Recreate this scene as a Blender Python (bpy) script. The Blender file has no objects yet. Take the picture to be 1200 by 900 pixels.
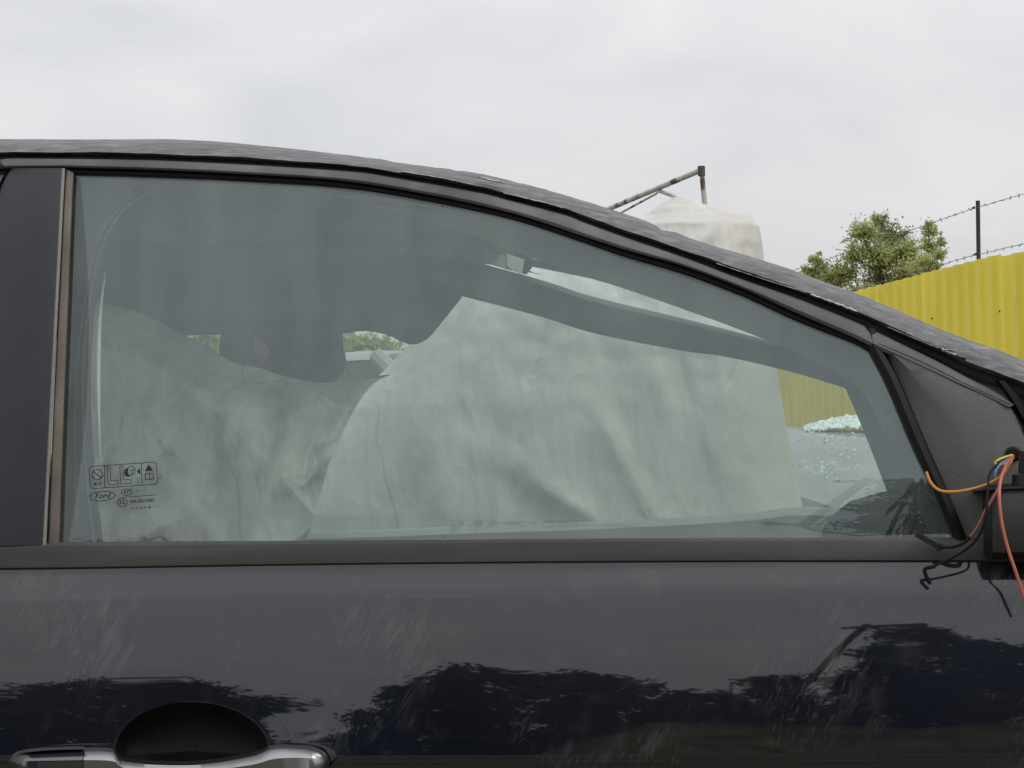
import bpy, math, random
from mathutils import Matrix, Vector, noise
rnd = random.Random(7)
SC = bpy.context.scene
COL = SC.collection
R = math.radians
# ------------------------------------------------------------------ camera
F = 2105.0                                   # focal length in pixels of a 1200 px wide picture
ZC = 1.085
cam = bpy.data.objects.new('camera', bpy.data.cameras.new('camera'))
COL.objects.link(cam)
cam.data.sensor_fit = 'HORIZONTAL'; cam.data.sensor_width = 36.0
cam.data.lens = 36.0 * F / 1200.0
cam.data.clip_start = 0.05; cam.data.clip_end = 2000
ROT = (Matrix.Rotation(R(9.3), 3, 'Z') @ Matrix.Rotation(R(90 + 2.2), 3, 'X') @ Matrix.Rotation(R(-1.5), 3, 'Z'))
cam.matrix_world = Matrix.Translation((0, 0, ZC)) @ ROT.to_4x4()
SC.camera = cam
EYE = Vector((0, 0, ZC))
# ------------------------------------------------------------------ light
SUN_EL, SUN_AZ = 50.0, 112.0                 # azimuth clockwise from +Y
world = bpy.data.worlds.new('World'); SC.world = world; world.use_nodes = True
def build_world():
    nt = world.node_tree; n = nt.nodes; l = nt.links; n.clear()
    out = n.new('ShaderNodeOutputWorld'); bg = n.new('ShaderNodeBackground')
    sky = n.new('ShaderNodeTexSky'); sky.sky_type = 'NISHITA'; sky.sun_disc = False
    sky.sun_elevation = R(SUN_EL); sky.sun_rotation = R(SUN_AZ)
    tc = n.new('ShaderNodeTexCoord'); sep = n.new('ShaderNodeSeparateXYZ'); l.new(tc.outputs['Generated'], sep.inputs[0])
    grad = n.new('ShaderNodeMapRange'); l.new(sep.outputs['Z'], grad.inputs[0])
    grad.inputs[1].default_value = 0.0; grad.inputs[2].default_value = 1.0
    grad.inputs[3].default_value = 7.0; grad.inputs[4].default_value = 13.2
    mp = n.new('ShaderNodeMapping'); mp.inputs['Scale'].default_value = (1, 1, 2.6); l.new(tc.outputs['Generated'], mp.inputs[0])
    n1 = n.new('ShaderNodeTexNoise'); n1.inputs['Scale'].default_value = 5.0; n1.inputs['Detail'].default_value = 6; n1.inputs['Roughness'].default_value = .5
    n1.inputs['Distortion'].default_value = .6
    l.new(mp.outputs[0], n1.inputs['Vector'])
    m1 = n.new('ShaderNodeMapRange'); l.new(n1.outputs['Fac'], m1.inputs[0])
    m1.inputs[1].default_value = .3; m1.inputs[2].default_value = .7; m1.inputs[3].default_value = .90; m1.inputs[4].default_value = 1.07
    mul = n.new('ShaderNodeMath'); mul.operation = 'MULTIPLY'; l.new(grad.outputs[0], mul.inputs[0]); l.new(m1.outputs[0], mul.inputs[1])
    tint = n.new('ShaderNodeMix'); tint.data_type = 'RGBA'; l.new(n1.outputs['Fac'], tint.inputs[0])
    tint.inputs[6].default_value = (.95, .97, 1.0, 1); tint.inputs[7].default_value = (1, .99, .985, 1)
    vm = n.new('ShaderNodeVectorMath'); vm.operation = 'SCALE'; l.new(tint.outputs[2], vm.inputs[0]); l.new(mul.outputs[0], vm.inputs['Scale'])
    mix = n.new('ShaderNodeMix'); mix.data_type = 'RGBA'; mix.inputs[0].default_value = .93
    l.new(sky.outputs[0], mix.inputs[6]); l.new(vm.outputs[0], mix.inputs[7])
    l.new(mix.outputs[2], bg.inputs[0]); bg.inputs[1].default_value = 0.1
    l.new(bg.outputs[0], out.inputs[0])
build_world()
sun = bpy.data.objects.new('sun', bpy.data.lights.new('sun', 'SUN')); COL.objects.link(sun)
sun.data.energy = 1.3; sun.data.angle = R(20); sun.data.color = (1, .96, .9)
sdir = Vector((math.sin(R(SUN_AZ)) * math.cos(R(SUN_EL)), math.cos(R(SUN_AZ)) * math.cos(R(SUN_EL)), math.sin(R(SUN_EL))))
sun.rotation_euler = sdir.to_track_quat('Z', 'Y').to_euler()
SC.view_settings.view_transform = 'Standard'; SC.view_settings.look = 'None'
SC.view_settings.gamma = 1; SC.view_settings.use_curve_mapping = False; SC.view_settings.exposure = 0.0
# ------------------------------------------------------------------ materials
def mat(name, col, rough=.5, metal=0., spec=.5, coat=0., var=None, bump=None, speck=None, stains=None, map_scale=None, scratch=None, crease=None, coat_rough=.02, foldlines=None):
    """Principled material; var=(scale, amount), bump=(scale, strength), speck=(scale, amount), stains=(scale, colour, lo, hi)"""
    m = bpy.data.materials.new(name); m.use_nodes = True
    nt = m.node_tree; n = nt.nodes; l = nt.links
    b = n['Principled BSDF']
    b.inputs['Base Color'].default_value = (*col, 1); b.inputs['Roughness'].default_value = rough
    b.inputs['Metallic'].default_value = metal; b.inputs['Specular IOR Level'].default_value = spec
    b.inputs['Coat Weight'].default_value = coat; b.inputs['Coat Roughness'].default_value = coat_rough; b.inputs['Coat IOR'].default_value = 1.75
    tc = n.new('ShaderNodeTexCoord'); vec = tc.outputs['Object']
    if map_scale:
        mp = n.new('ShaderNodeMapping'); mp.inputs['Scale'].default_value = map_scale; l.new(vec, mp.inputs[0]); vec = mp.outputs[0]
    def nz(scale, detail=5, v=None):
        t = n.new('ShaderNodeTexNoise'); t.inputs['Scale'].default_value = scale; t.inputs['Detail'].default_value = detail
        l.new(v or vec, t.inputs['Vector']); return t.outputs['Fac']
    cur = None
    def rgbmul(cur, fac, lo, hi):
        mr = n.new('ShaderNodeMapRange'); l.new(fac, mr.inputs[0]); mr.inputs[1].default_value = .3; mr.inputs[2].default_value = .7
        mr.inputs[3].default_value = lo; mr.inputs[4].default_value = hi
        v = n.new('ShaderNodeVectorMath'); v.operation = 'SCALE'
        if cur is None: v.inputs[0].default_value = col
        else: l.new(cur, v.inputs[0])
        l.new(mr.outputs[0], v.inputs['Scale']); return v.outputs[0]
    if var: cur = rgbmul(cur, nz(var[0]), 1 - var[1], 1 + var[1])
    if speck: cur = rgbmul(cur, nz(speck[0], 2, tc.outputs['Object']), 1 - speck[1], 1 + speck[1])
    for st in (stains or []):
        f = nz(st[0], 6)
        mr = n.new('ShaderNodeMapRange'); l.new(f, mr.inputs[0]); mr.inputs[1].default_value = st[2]; mr.inputs[2].default_value = st[3]
        mx = n.new('ShaderNodeMix'); mx.data_type = 'RGBA'; l.new(mr.outputs[0], mx.inputs[0])
        if cur is None: mx.inputs[6].default_value = (*col, 1)
        else: l.new(cur, mx.inputs[6])
        mx.inputs[7].default_value = (*st[1], 1); cur = mx.outputs[2]
    for sc in (scratch or []):    # (colour, rotation, stretched scale, lo, hi, patch lo, patch hi, strength)
        colr, ang, scl, lo, hi, plo, phi, stg = sc
        mp = n.new('ShaderNodeMapping'); mp.vector_type = 'POINT'
        rot = n.new('ShaderNodeVectorRotate'); rot.rotation_type = 'Y_AXIS'; rot.inputs['Angle'].default_value = ang
        l.new(tc.outputs['Object'], rot.inputs['Vector']); l.new(rot.outputs[0], mp.inputs[0]); mp.inputs['Scale'].default_value = scl
        f = nz(1.0, 3, mp.outputs[0])
        a = n.new('ShaderNodeMapRange'); l.new(f, a.inputs[0]); a.inputs[1].default_value = lo; a.inputs[2].default_value = hi
        p = n.new('ShaderNodeMapRange'); l.new(nz(9.0, 4, tc.outputs['Object']), p.inputs[0]); p.inputs[1].default_value = plo; p.inputs[2].default_value = phi
        ml = n.new('ShaderNodeMath'); ml.operation = 'MULTIPLY'; l.new(a.outputs[0], ml.inputs[0]); l.new(p.outputs[0], ml.inputs[1])
        m2 = n.new('ShaderNodeMath'); m2.operation = 'MULTIPLY'; l.new(ml.outputs[0], m2.inputs[0]); m2.inputs[1].default_value = stg
        mx = n.new('ShaderNodeMix'); mx.data_type = 'RGBA'; l.new(m2.outputs[0], mx.inputs[0])
        if cur is None: mx.inputs[6].default_value = (*col, 1)
        else: l.new(cur, mx.inputs[6])
        mx.inputs[7].default_value = (*colr, 1); cur = mx.outputs[2]
    for (s, colr, width, amt, seed) in (foldlines or []):      # fold shading painted into the colour as dark and pale lines, with grime
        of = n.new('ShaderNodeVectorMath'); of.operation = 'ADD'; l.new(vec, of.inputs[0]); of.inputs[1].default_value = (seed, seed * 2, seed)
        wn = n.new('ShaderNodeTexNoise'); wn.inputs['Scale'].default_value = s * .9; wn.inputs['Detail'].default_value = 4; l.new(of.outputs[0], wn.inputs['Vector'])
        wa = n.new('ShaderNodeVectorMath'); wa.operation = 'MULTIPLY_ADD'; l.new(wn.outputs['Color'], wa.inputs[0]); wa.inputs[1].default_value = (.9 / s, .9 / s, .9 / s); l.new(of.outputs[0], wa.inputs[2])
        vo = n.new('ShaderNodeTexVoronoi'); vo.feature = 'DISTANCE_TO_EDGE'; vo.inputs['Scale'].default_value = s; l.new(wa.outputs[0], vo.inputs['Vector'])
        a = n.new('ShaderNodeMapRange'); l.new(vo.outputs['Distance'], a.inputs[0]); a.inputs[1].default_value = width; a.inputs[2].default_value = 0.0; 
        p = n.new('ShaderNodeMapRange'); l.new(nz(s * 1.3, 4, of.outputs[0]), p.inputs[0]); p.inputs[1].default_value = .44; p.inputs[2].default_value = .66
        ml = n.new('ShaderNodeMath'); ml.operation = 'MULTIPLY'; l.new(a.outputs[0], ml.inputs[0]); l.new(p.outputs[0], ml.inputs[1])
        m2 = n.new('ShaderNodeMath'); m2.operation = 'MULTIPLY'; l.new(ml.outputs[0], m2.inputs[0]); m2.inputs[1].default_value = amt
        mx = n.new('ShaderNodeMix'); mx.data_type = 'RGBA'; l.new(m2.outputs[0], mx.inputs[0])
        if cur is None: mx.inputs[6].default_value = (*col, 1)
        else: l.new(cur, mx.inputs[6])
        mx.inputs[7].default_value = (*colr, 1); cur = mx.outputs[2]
    if cur is not None: l.new(cur, b.inputs['Base Color'])
    if bump or crease:
        prev = None
        src = [('n', s_, t_) for s_, t_ in ((bump if isinstance(bump, list) else [bump]) if bump else [])] + [('v', s_, t_) for s_, t_ in (crease or [])]
        for (kd, s, st) in src:
            bp = n.new('ShaderNodeBump'); bp.inputs['Strength'].default_value = st; bp.inputs['Distance'].default_value = .01
            if kd == 'n': l.new(nz(s, 4), bp.inputs['Height'])
            else:
                wn = n.new('ShaderNodeTexNoise'); wn.inputs['Scale'].default_value = s * .7; wn.inputs['Detail'].default_value = 3; l.new(vec, wn.inputs['Vector'])
                wa = n.new('ShaderNodeVectorMath'); wa.operation = 'MULTIPLY_ADD'; l.new(wn.outputs['Color'], wa.inputs[0]); wa.inputs[1].default_value = (.5, .5, .5); l.new(vec, wa.inputs[2])
                vo = n.new('ShaderNodeTexVoronoi'); vo.inputs['Scale'].default_value = s; l.new(wa.outputs[0], vo.inputs['Vector'])
                ms = n.new('ShaderNodeMath'); ms.operation = 'MULTIPLY'; l.new(vo.outputs['Distance'], ms.inputs[0]); ms.inputs[1].default_value = 12.0 / s
                l.new(ms.outputs[0], bp.inputs['Height'])
            if prev: l.new(prev, bp.inputs['Normal'])
            prev = bp.outputs[0]
        l.new(prev, b.inputs['Normal'])
    return m
def glass_mat(name, tint, refl, dust, dustcol=(.55, .58, .55)):
    """thin pane: tinted see-through + Fresnel reflection + a film of dust"""
    m = bpy.data.materials.new(name); m.use_nodes = True
    nt = m.node_tree; n = nt.nodes; l = nt.links; n.clear()
    out = n.new('ShaderNodeOutputMaterial'); tr = n.new('ShaderNodeBsdfTransparent'); tr.inputs[0].default_value = (*tint, 1)
    gl = n.new('ShaderNodeBsdfGlossy'); gl.inputs['Roughness'].default_value = .004; gl.inputs[0].default_value = (.88, .97, 1, 1)
    lw = n.new('ShaderNodeLayerWeight'); lw.inputs[0].default_value = .5
    pw = n.new('ShaderNodeMath'); pw.operation = 'POWER'; l.new(lw.outputs['Facing'], pw.inputs[0]); pw.inputs[1].default_value = 5
    ma = n.new('ShaderNodeMath'); ma.operation = 'MULTIPLY_ADD'; l.new(pw.outputs[0], ma.inputs[0]); ma.inputs[1].default_value = 1 - refl; ma.inputs[2].default_value = refl
    df = n.new('ShaderNodeBsdfDiffuse'); df.inputs[0].default_value = (*dustcol, 1)
    tc = n.new('ShaderNodeTexCoord')
    mp = n.new('ShaderNodeMapping'); mp.inputs['Scale'].default_value = (9, 1, 2.2); l.new(tc.outputs['Object'], mp.inputs[0])
    nz = n.new('ShaderNodeTexNoise'); nz.inputs['Scale'].default_value = 2.2; nz.inputs['Detail'].default_value = 9; nz.inputs['Roughness'].default_value = .62
    l.new(mp.outputs[0], nz.inputs['Vector'])
    mr = n.new('ShaderNodeMapRange'); l.new(nz.outputs['Fac'], mr.inputs[0]); mr.inputs[1].default_value = .3; mr.inputs[2].default_value = .75
    mr.inputs[3].default_value = dust * .1; mr.inputs[4].default_value = dust * 2.8
    sp = n.new('ShaderNodeTexVoronoi'); sp.inputs['Scale'].default_value = 85; l.new(tc.outputs['Object'], sp.inputs['Vector'])
    s2 = n.new('ShaderNodeMapRange'); l.new(sp.outputs['Distance'], s2.inputs[0]); s2.inputs[1].default_value = .16; s2.inputs[2].default_value = .05
    s2.inputs[3].default_value = 0; s2.inputs[4].default_value = .16
    n3 = n.new('ShaderNodeTexNoise'); n3.inputs['Scale'].default_value = 7; n3.inputs['Detail'].default_value = 3; l.new(tc.outputs['Object'], n3.inputs['Vector'])
    s3 = n.new('ShaderNodeMapRange'); l.new(n3.outputs['Fac'], s3.inputs[0]); s3.inputs[1].default_value = .52; s3.inputs[2].default_value = .7
    s4 = n.new('ShaderNodeMath'); s4.operation = 'MULTIPLY'; l.new(s2.outputs[0], s4.inputs[0]); l.new(s3.outputs[0], s4.inputs[1])
    ad = n.new('ShaderNodeMath'); ad.operation = 'ADD'; l.new(mr.outputs[0], ad.inputs[0]); l.new(s4.outputs[0], ad.inputs[1])
    m1 = n.new('ShaderNodeMixShader'); l.new(ad.outputs[0], m1.inputs[0]); l.new(tr.outputs[0], m1.inputs[1]); l.new(df.outputs[0], m1.inputs[2])
    m2 = n.new('ShaderNodeMixShader'); l.new(ma.outputs[0], m2.inputs[0]); l.new(m1.outputs[0], m2.inputs[1]); l.new(gl.outputs[0], m2.inputs[2])
    l.new(m2.outputs[0], out.inputs[0])
    return m
M = {}
M['paint'] = mat('navy_paint', (.005, .0066, .0145), .35, coat=1., spec=.12, coat_rough=.022, var=(5, .3), speck=(900, .3),
    stains=[(3.2, (.011, .0115, .014), .42, .78), (26, (.03, .03, .031), .58, .85)],
    scratch=[((.5, .49, .47), R(-34), (260, 60, 14), .66, .82, .50, .64, .22),
             ((.42, .42, .41), R(-30), (70, 40, 9), .52, .85, .52, .68, .16),
             ((.4, .4, .4), R(-24), (420, 60, 70), .55, .8, .5, .66, .16)])
M['pillar'] = mat('pillar_plastic', (.011, .0125, .022), .42, spec=.45, speck=(1300, .55), bump=(1500, .25), var=(6, .2), stains=[(2.4, (.034, .036, .044), .4, .9)])
M['frame'] = mat('frame_plastic', (.092, .09, .091), .55, spec=.4, speck=(1100, .3), var=(9, .25), bump=(1300, .2), stains=[(14, (.19, .185, .18), .5, .85)])
M['moulding'] = mat('belt_rubber', (.048, .045, .043), .6, spec=.35, speck=(900, .25), var=(3, .3), map_scale=(.6, 1, 5), stains=[(6, (.08, .075, .07), .5, .85)])
M['run'] = mat('brown_rubber', (.15, .13, .11), .75, spec=.3, speck=(800, .3), var=(14, .25))
M['edge'] = mat('bevel_highlight', (.3, .28, .27), .5, spec=.4, speck=(700, .3))  # pale colour stands in for the highlight on the trim's bevel
M['seal'] = mat('black_seal', (.006, .006, .007), .62, spec=.25, var=(40, .4))
M['film'] = mat('torn_film', (.075, .074, .078), .5, spec=.4, var=(6, .5), map_scale=(5, 9, 26), bump=[(4, .2), (18, .14)],
    stains=[(5, (.2, .2, .2), .52, .8), (13, (.03, .03, .033), .58, .74)])
M['flake'] = mat('flaking_film_edge', (.38, .375, .37), .6, var=(60, .4), stains=[(90, (.15, .15, .15), .5, .6)])
M['sail'] = mat('mirror_plastic', (.105, .101, .1), .55, spec=.4, speck=(1200, .35), bump=(1500, .3), var=(5, .15))
M['black'] = mat('black_plastic', (.006, .006, .0065), .4, speck=(900, .3), bump=(900, .2))
M['chrome'] = mat('worn_chrome', (.34, .34, .355), .28, metal=1, var=(30, .12), bump=(60, .03))
M['cap'] = mat('navy_handle_cap', (.02, .021, .03), .2, coat=1)
M['trim'] = mat('grey_trim', (.12, .126, .123), .7, spec=.25, var=(8, .12), speck=(700, .15))
M['sill'] = mat('pale_sill_trim', (.5, .54, .47), .65, spec=.3, var=(8, .15))
M['fabric'] = mat('charcoal_fabric', (.032, .035, .04), .9, spec=.15, var=(7, .35), speck=(500, .3))
M['dashm'] = mat('dark_dashboard', (.006, .0063, .0065), .9, spec=.06, speck=(500, .2))
M['roofl'] = mat('pale_roof_lining', (.085, .09, .095), .9, spec=.15, var=(2.5, .35))
M['liner'] = mat('grey_liner', (.022, .025, .028), .9, spec=.15, var=(3, .35))
M['belt'] = mat('pale_webbing', (.62, .66, .6), .7, speck=(500, .15))
M['patch'] = mat('olive_patch', (.34, .31, .22), .7, var=(30, .2))
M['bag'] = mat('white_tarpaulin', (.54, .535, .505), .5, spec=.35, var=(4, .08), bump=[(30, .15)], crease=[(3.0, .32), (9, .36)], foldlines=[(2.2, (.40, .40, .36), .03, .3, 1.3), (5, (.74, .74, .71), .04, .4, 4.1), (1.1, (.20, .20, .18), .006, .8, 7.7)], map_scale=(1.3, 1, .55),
    stains=[(5, (.53, .515, .46), .52, .85), (16, (.42, .39, .33), .7, .88)])
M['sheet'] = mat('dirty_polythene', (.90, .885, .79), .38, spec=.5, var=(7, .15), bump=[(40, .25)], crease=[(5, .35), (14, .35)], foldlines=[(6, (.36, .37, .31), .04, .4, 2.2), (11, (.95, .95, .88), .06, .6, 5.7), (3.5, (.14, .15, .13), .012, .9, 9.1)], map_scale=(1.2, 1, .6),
    stains=[(5, (.34, .36, .32), .44, .66), (19, (.5, .48, .36), .52, .74), (24, (.16, .16, .13), .66, .78)])
M['yellow'] = mat('yellow_sheet_paint', (.90, .755, .085), .5, spec=.4, var=(3, .08), map_scale=(1, 1, .25), stains=[(9, (.72, .56, .07), .55, .8), (60, (.12, .08, .03), .76, .8)])
M['steel'] = mat('dark_steel', (.05, .048, .05), .6, metal=.3, var=(30, .3))
M['wire'] = mat('barbed_steel', (.11, .105, .1), .5, metal=.5)
M['pipe'] = mat('flaked_white_pipe', (.5, .5, .47), .6, var=(12, .2), stains=[(11, (.10, .06, .04), .54, .62)])
M['greycar'] = mat('grey_car_paint', (.30, .305, .31), .4, coat=.6, var=(5, .2), stains=[(4, (.22, .22, .21), .5, .8)])
M['darkglass'] = mat('dark_glass', (.02, .025, .025), .05, spec=.6)
M['rubber'] = mat('tyre_rubber', (.02, .02, .02), .8)
M['alloy'] = mat('alloy_rim', (.45, .45, .46), .35, metal=.9)
M['crumb'] = mat('broken_glass', (.80, .90, .88), .12, spec=.9, var=(90, .35))
M['print'] = mat('black_glass_print', (.012, .014, .014), .6)
M['bark'] = mat('bark', (.085, .075, .062), .9, var=(12, .4), bump=(20, .6))
def leaf_mat(name, col, v=.45, trans=.45):
    m = mat(name, col, .6, spec=.25, var=(1.6, v)); nt = m.node_tree; n = nt.nodes; l = nt.links
    b = n['Principled BSDF']; out = n['Material Output']; t = n.new('ShaderNodeBsdfTranslucent')
    l.new(b.inputs['Base Color'].links[0].from_socket, t.inputs[0])
    mx = n.new('ShaderNodeMixShader'); mx.inputs[0].default_value = trans
    l.new(b.outputs[0], mx.inputs[1]); l.new(t.outputs[0], mx.inputs[2]); l.new(mx.outputs[0], out.inputs[0]); return m
def translucent(m, fac):
    nt = m.node_tree; n = nt.nodes; l = nt.links; b = n['Principled BSDF']; out = n['Material Output']; t = n.new('ShaderNodeBsdfTranslucent')
    l.new(b.inputs['Base Color'].links[0].from_socket, t.inputs[0])
    mx = n.new('ShaderNodeMixShader'); mx.inputs[0].default_value = fac
    l.new(b.outputs[0], mx.inputs[1]); l.new(t.outputs[0], mx.inputs[2]); l.new(mx.outputs[0], out.inputs[0])
translucent(M['sheet'], .28)
M['leafA'] = leaf_mat('birch_leaves', (.40, .43, .19)); M['leafB'] = leaf_mat('dark_leaves', (.024, .036, .016), .45, .2); M['leafC'] = leaf_mat('bush_leaves', (.38, .44, .18))
M['orange'] = mat('orange_wire', (.55, .26, .05), .5); M['red'] = mat('red_wire', (.42, .12, .06), .5)
M['pink'] = mat('brown_red_wire', (.30, .11, .085), .5); M['ywire'] = mat('yellow_wire', (.62, .46, .08), .5); M['blue'] = mat('blue_wire', (.12, .2, .4), .5)
M['wood'] = mat('weathered_wood', (.10, .085, .07), .85, var=(10, .3))
M['ground'] = mat('dirt_ground', (.15, .135, .10), .95, spec=.1, var=(.5, .3), bump=(8, .6), stains=[(.25, (.07, .085, .035), .45, .6)])
M['bank'] = mat('rough_grass', (.13, .12, .055), .95, spec=.1, var=(3, .45), bump=(14, .8), stains=[(2.2, (.06, .075, .03), .45, .65)])
M['glass'] = glass_mat('tinted_window_glass', (.88, .925, .91), .075, .024)
M['farglass'] = glass_mat('clear_window_glass', (.85, .87, .845), .04, .015)
M['screen'] = glass_mat('windscreen_glass', (.90, .93, .92), .035, .012)
# ------------------------------------------------------------------ helpers
def ray(px, py):
    return ROT @ Vector(((px - 600) / F, (450 - py) / F, -1))
def P(px, py, Y):
    d = ray(px, py); return EYE + d * (Y / d.y)
ZB = 0.985                                    # height of the window sill
YS = 2.0                                      # door face at the sill, metres from the lens
YM = 2.70                                     # the car's middle
def S(x, z):
    """near flank of the car: depth for a place along the car and a height"""
    h = z - ZB
    y = YS + .03 * max(0, x + .6) ** 2
    if h >= 0: return y + .10 * h + .45 * h * h
    d = -h
    if d < .028: return y - .006 * d / .028
    e = min(d, .236) - .028
    y -= .006 + .27 * e - .46 * e * e + .16 * min(e, .030)
    if d > .236:
        q = d - .236
        y += .25 * min(q, .03) + max(0, q - .03) * (-.05) + .25 * max(0, q - .25) ** 2
    return y
def onS(px, py, off=0.):
    d = ray(px, py); y = YS
    for _ in range(12):
        p = EYE + d * (y / d.y); y = S(p.x, p.z) - off
    return EYE + d * (y / d.y)
def onF(px, py, off=0.):                      # far flank, off = towards the cabin
    d = ray(px, py); y = 2 * YM - YS
    for _ in range(12):
        p = EYE + d * (y / d.y); y = 2 * YM - S(p.x, p.z) - off
    return EYE + d * (y / d.y)
def cr(pts, n, smooth=True):
    """resample a polyline evenly; Catmull-Rom when smooth"""
    pts = [tuple(p) for p in pts]
    dense = []
    for i in range(len(pts) - 1):
        p0 = pts[max(0, i - 1)]; p1 = pts[i]; p2 = pts[i + 1]; p3 = pts[min(len(pts) - 1, i + 2)]
        for k in range(12):
            t = k / 12
            if smooth:
                dense.append(tuple(.5 * (2 * b + (c - a) * t + (2 * a - 5 * b + 4 * c - d) * t * t + (3 * b - a - 3 * c + d) * t ** 3) for a, b, c, d in zip(p0, p1, p2, p3)))
            else: dense.append(tuple(b + (c - b) * t for b, c in zip(p1, p2)))
    dense.append(pts[-1])
    L = [0]
    for a, b in zip(dense, dense[1:]): L.append(L[-1] + math.dist(a, b))
    res = []; j = 0
    for i in range(n):
        s = L[-1] * i / (n - 1)
        while j < len(L) - 2 and L[j + 1] < s: j += 1
        t = 0 if L[j + 1] == L[j] else (s - L[j]) / (L[j + 1] - L[j])
        res.append(tuple(a + (b - a) * t for a, b in zip(dense[j], dense[j + 1])))
    return res
def root_of(o):
    while o.parent: o = o.parent
    return o
def obj(name, verts, faces, m, parent=None, smooth=35, label=None, kind=None, local=False):
    me = bpy.data.meshes.new(name)
    if parent is not None and not local:
        off = root_of(parent).location; verts = [Vector(v) - off for v in verts]
    me.from_pydata([tuple(v) for v in verts], [], faces); me.validate(); me.update()
    if isinstance(m, (list, tuple)):
        for q in m: me.materials.append(q)
    elif m: me.materials.append(m)
    if smooth:
        me.polygons.foreach_set('use_smooth', [True] * len(me.polygons)); me.set_sharp_from_angle(angle=R(smooth))
    o = bpy.data.objects.new(name, me); COL.objects.link(o)
    if parent is not None: o.parent = parent
    if label: o['label'] = label
    if kind: o['kind'] = kind
    return o
def thing(name, label, cat, loc=(0, 0, 0), rz=0., group=None):
    o = bpy.data.objects.new(name, None); COL.objects.link(o); o.empty_display_size = .1
    o.location = loc; o.rotation_euler.z = rz
    o['label'] = label; o['category'] = cat
    if group: o['group'] = group
    return o
def tag(o, label, cat, group=None):
    o['label'] = label; o['category'] = cat
    if group: o['group'] = group
    return o
class G:
    """collects several shapes for one mesh"""
    def __init__(s): s.v = []; s.f = []
    def add(s, v, f):
        k = len(s.v); s.v += [Vector(a) for a in v]; s.f += [tuple(i + k for i in q) for q in f]; return s
    def box(s, c, d, rot=None):
        x, y, z = (q / 2 for q in d); c = Vector(c)
        v = [Vector((a, b, e)) for a in (-x, x) for b in (-y, y) for e in (-z, z)]
        if rot is not None: v = [rot @ q for q in v]
        return s.add([q + c for q in v], [(0, 1, 3, 2), (4, 6, 7, 5), (0, 4, 5, 1), (2, 3, 7, 6), (0, 2, 6, 4), (1, 5, 7, 3)])
    def tube(s, pts, r, n=8, caps=True):
        pts = [Vector(p) for p in pts]; rs = r if isinstance(r, (list, tuple)) else [r] * len(pts)
        v = []; f = []; up = None
        for i, p in enumerate(pts):
            t = (pts[min(i + 1, len(pts) - 1)] - pts[max(i - 1, 0)]).normalized()
            if up is None: up = Vector((0, 0, 1)) if abs(t.z) < .9 else Vector((1, 0, 0))
            a = t.cross(up).normalized(); b = a.cross(t).normalized(); up = b
            for k in range(n):
                q = 2 * math.pi * k / n; v.append(p + (a * math.cos(q) + b * math.sin(q)) * rs[i])
        for i in range(len(pts) - 1):
            for k in range(n):
                f.append((i * n + k, i * n + (k + 1) % n, (i + 1) * n + (k + 1) % n, (i + 1) * n + k))
        if caps: f += [tuple(range(n))[::-1], tuple(range((len(pts) - 1) * n, len(pts) * n))]
        return s.add(v, f)
    def loft(s, rings, closed=True, caps=True):
        n = len(rings[0]); v = [q for r_ in rings for q in r_]; f = []
        for i in range(len(rings) - 1):
            for k in range(n if closed else n - 1):
                f.append((i * n + k, i * n + (k + 1) % n, (i + 1) * n + (k + 1) % n, (i + 1) * n + k))
        if caps and closed: f += [tuple(range(n))[::-1], tuple(range((len(rings) - 1) * n, len(rings) * n))]
        return s.add(v, f)
    def obj(s, name, m, parent=None, **k): return obj(name, s.v, s.f, m, parent, **k)
def band(name, A, B, m, parent, prof=((0, 0), (1, 0)), back=.012, n=60, on=onS, smooth=True, end=None, g=None, jitter=0, **k):
    """a strip between two outlines on the flank, with a cross-section (t, stand-off) and a real thickness"""
    A = cr(A, n, smooth); B = cr(B, n, smooth); rings = []
    for i, (a, b) in enumerate(zip(A, B)):
        e = 1 if end is None else end(i / (n - 1)); ring = []
        for (t, o) in prof:
            ring.append(on(a[0] + (b[0] - a[0]) * t, a[1] + (b[1] - a[1]) * t, o * e))
        tl = prof[-1][0]; t0 = prof[0][0]
        ring.append(on(a[0] + (b[0] - a[0]) * tl, a[1] + (b[1] - a[1]) * tl, -back))
        ring.append(on(a[0] + (b[0] - a[0]) * t0, a[1] + (b[1] - a[1]) * t0, -back))
        rings.append(ring)
    gg = g or G(); gg.loft(rings)
    return gg.obj(name, m, parent, **k) if g is None else gg
def poly_slab(pts, axis, g=None):
    """a flat outline given real thickness along axis"""
    g = g or G(); n = len(pts); a = Vector(axis)
    v = [Vector(p) for p in pts] + [Vector(p) + a for p in pts]
    f = [tuple(range(n)), tuple(range(2 * n - 1, n - 1, -1))] + [(i, i + n, (i + 1) % n + n, (i + 1) % n) for i in range(n)]
    return g.add(v, f)
def mirror(v): return Vector((v.x, 2 * YM - v.y, v.z))
# ------------------------------------------------------------------ ground
def ground():
    n = 60; v = []; f = []
    for i in range(n + 1):
        for j in range(n + 1):
            a = (i / n * 2 - 1); b = (j / n * 2 - 1)
            x = 700 * a * abs(a) ** 2; y = 700 * b * abs(b) ** 2
            v.append((x, y, .05 * noise.noise((x * .3, y * .3, 0)) if max(abs(x), abs(y)) < 60 else 0))
    for i in range(n):
        for j in range(n): f.append((i * (n + 1) + j, (i + 1) * (n + 1) + j, (i + 1) * (n + 1) + j + 1, i * (n + 1) + j + 1))
    obj('ground', v, f, M['ground'], kind='structure')
ground()
# ------------------------------------------------------------------ the navy car
CAR = thing('car', 'dark navy car seen side on, window closed, torn black film along its roof edge', 'car', (-.45, YM, 0))
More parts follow.
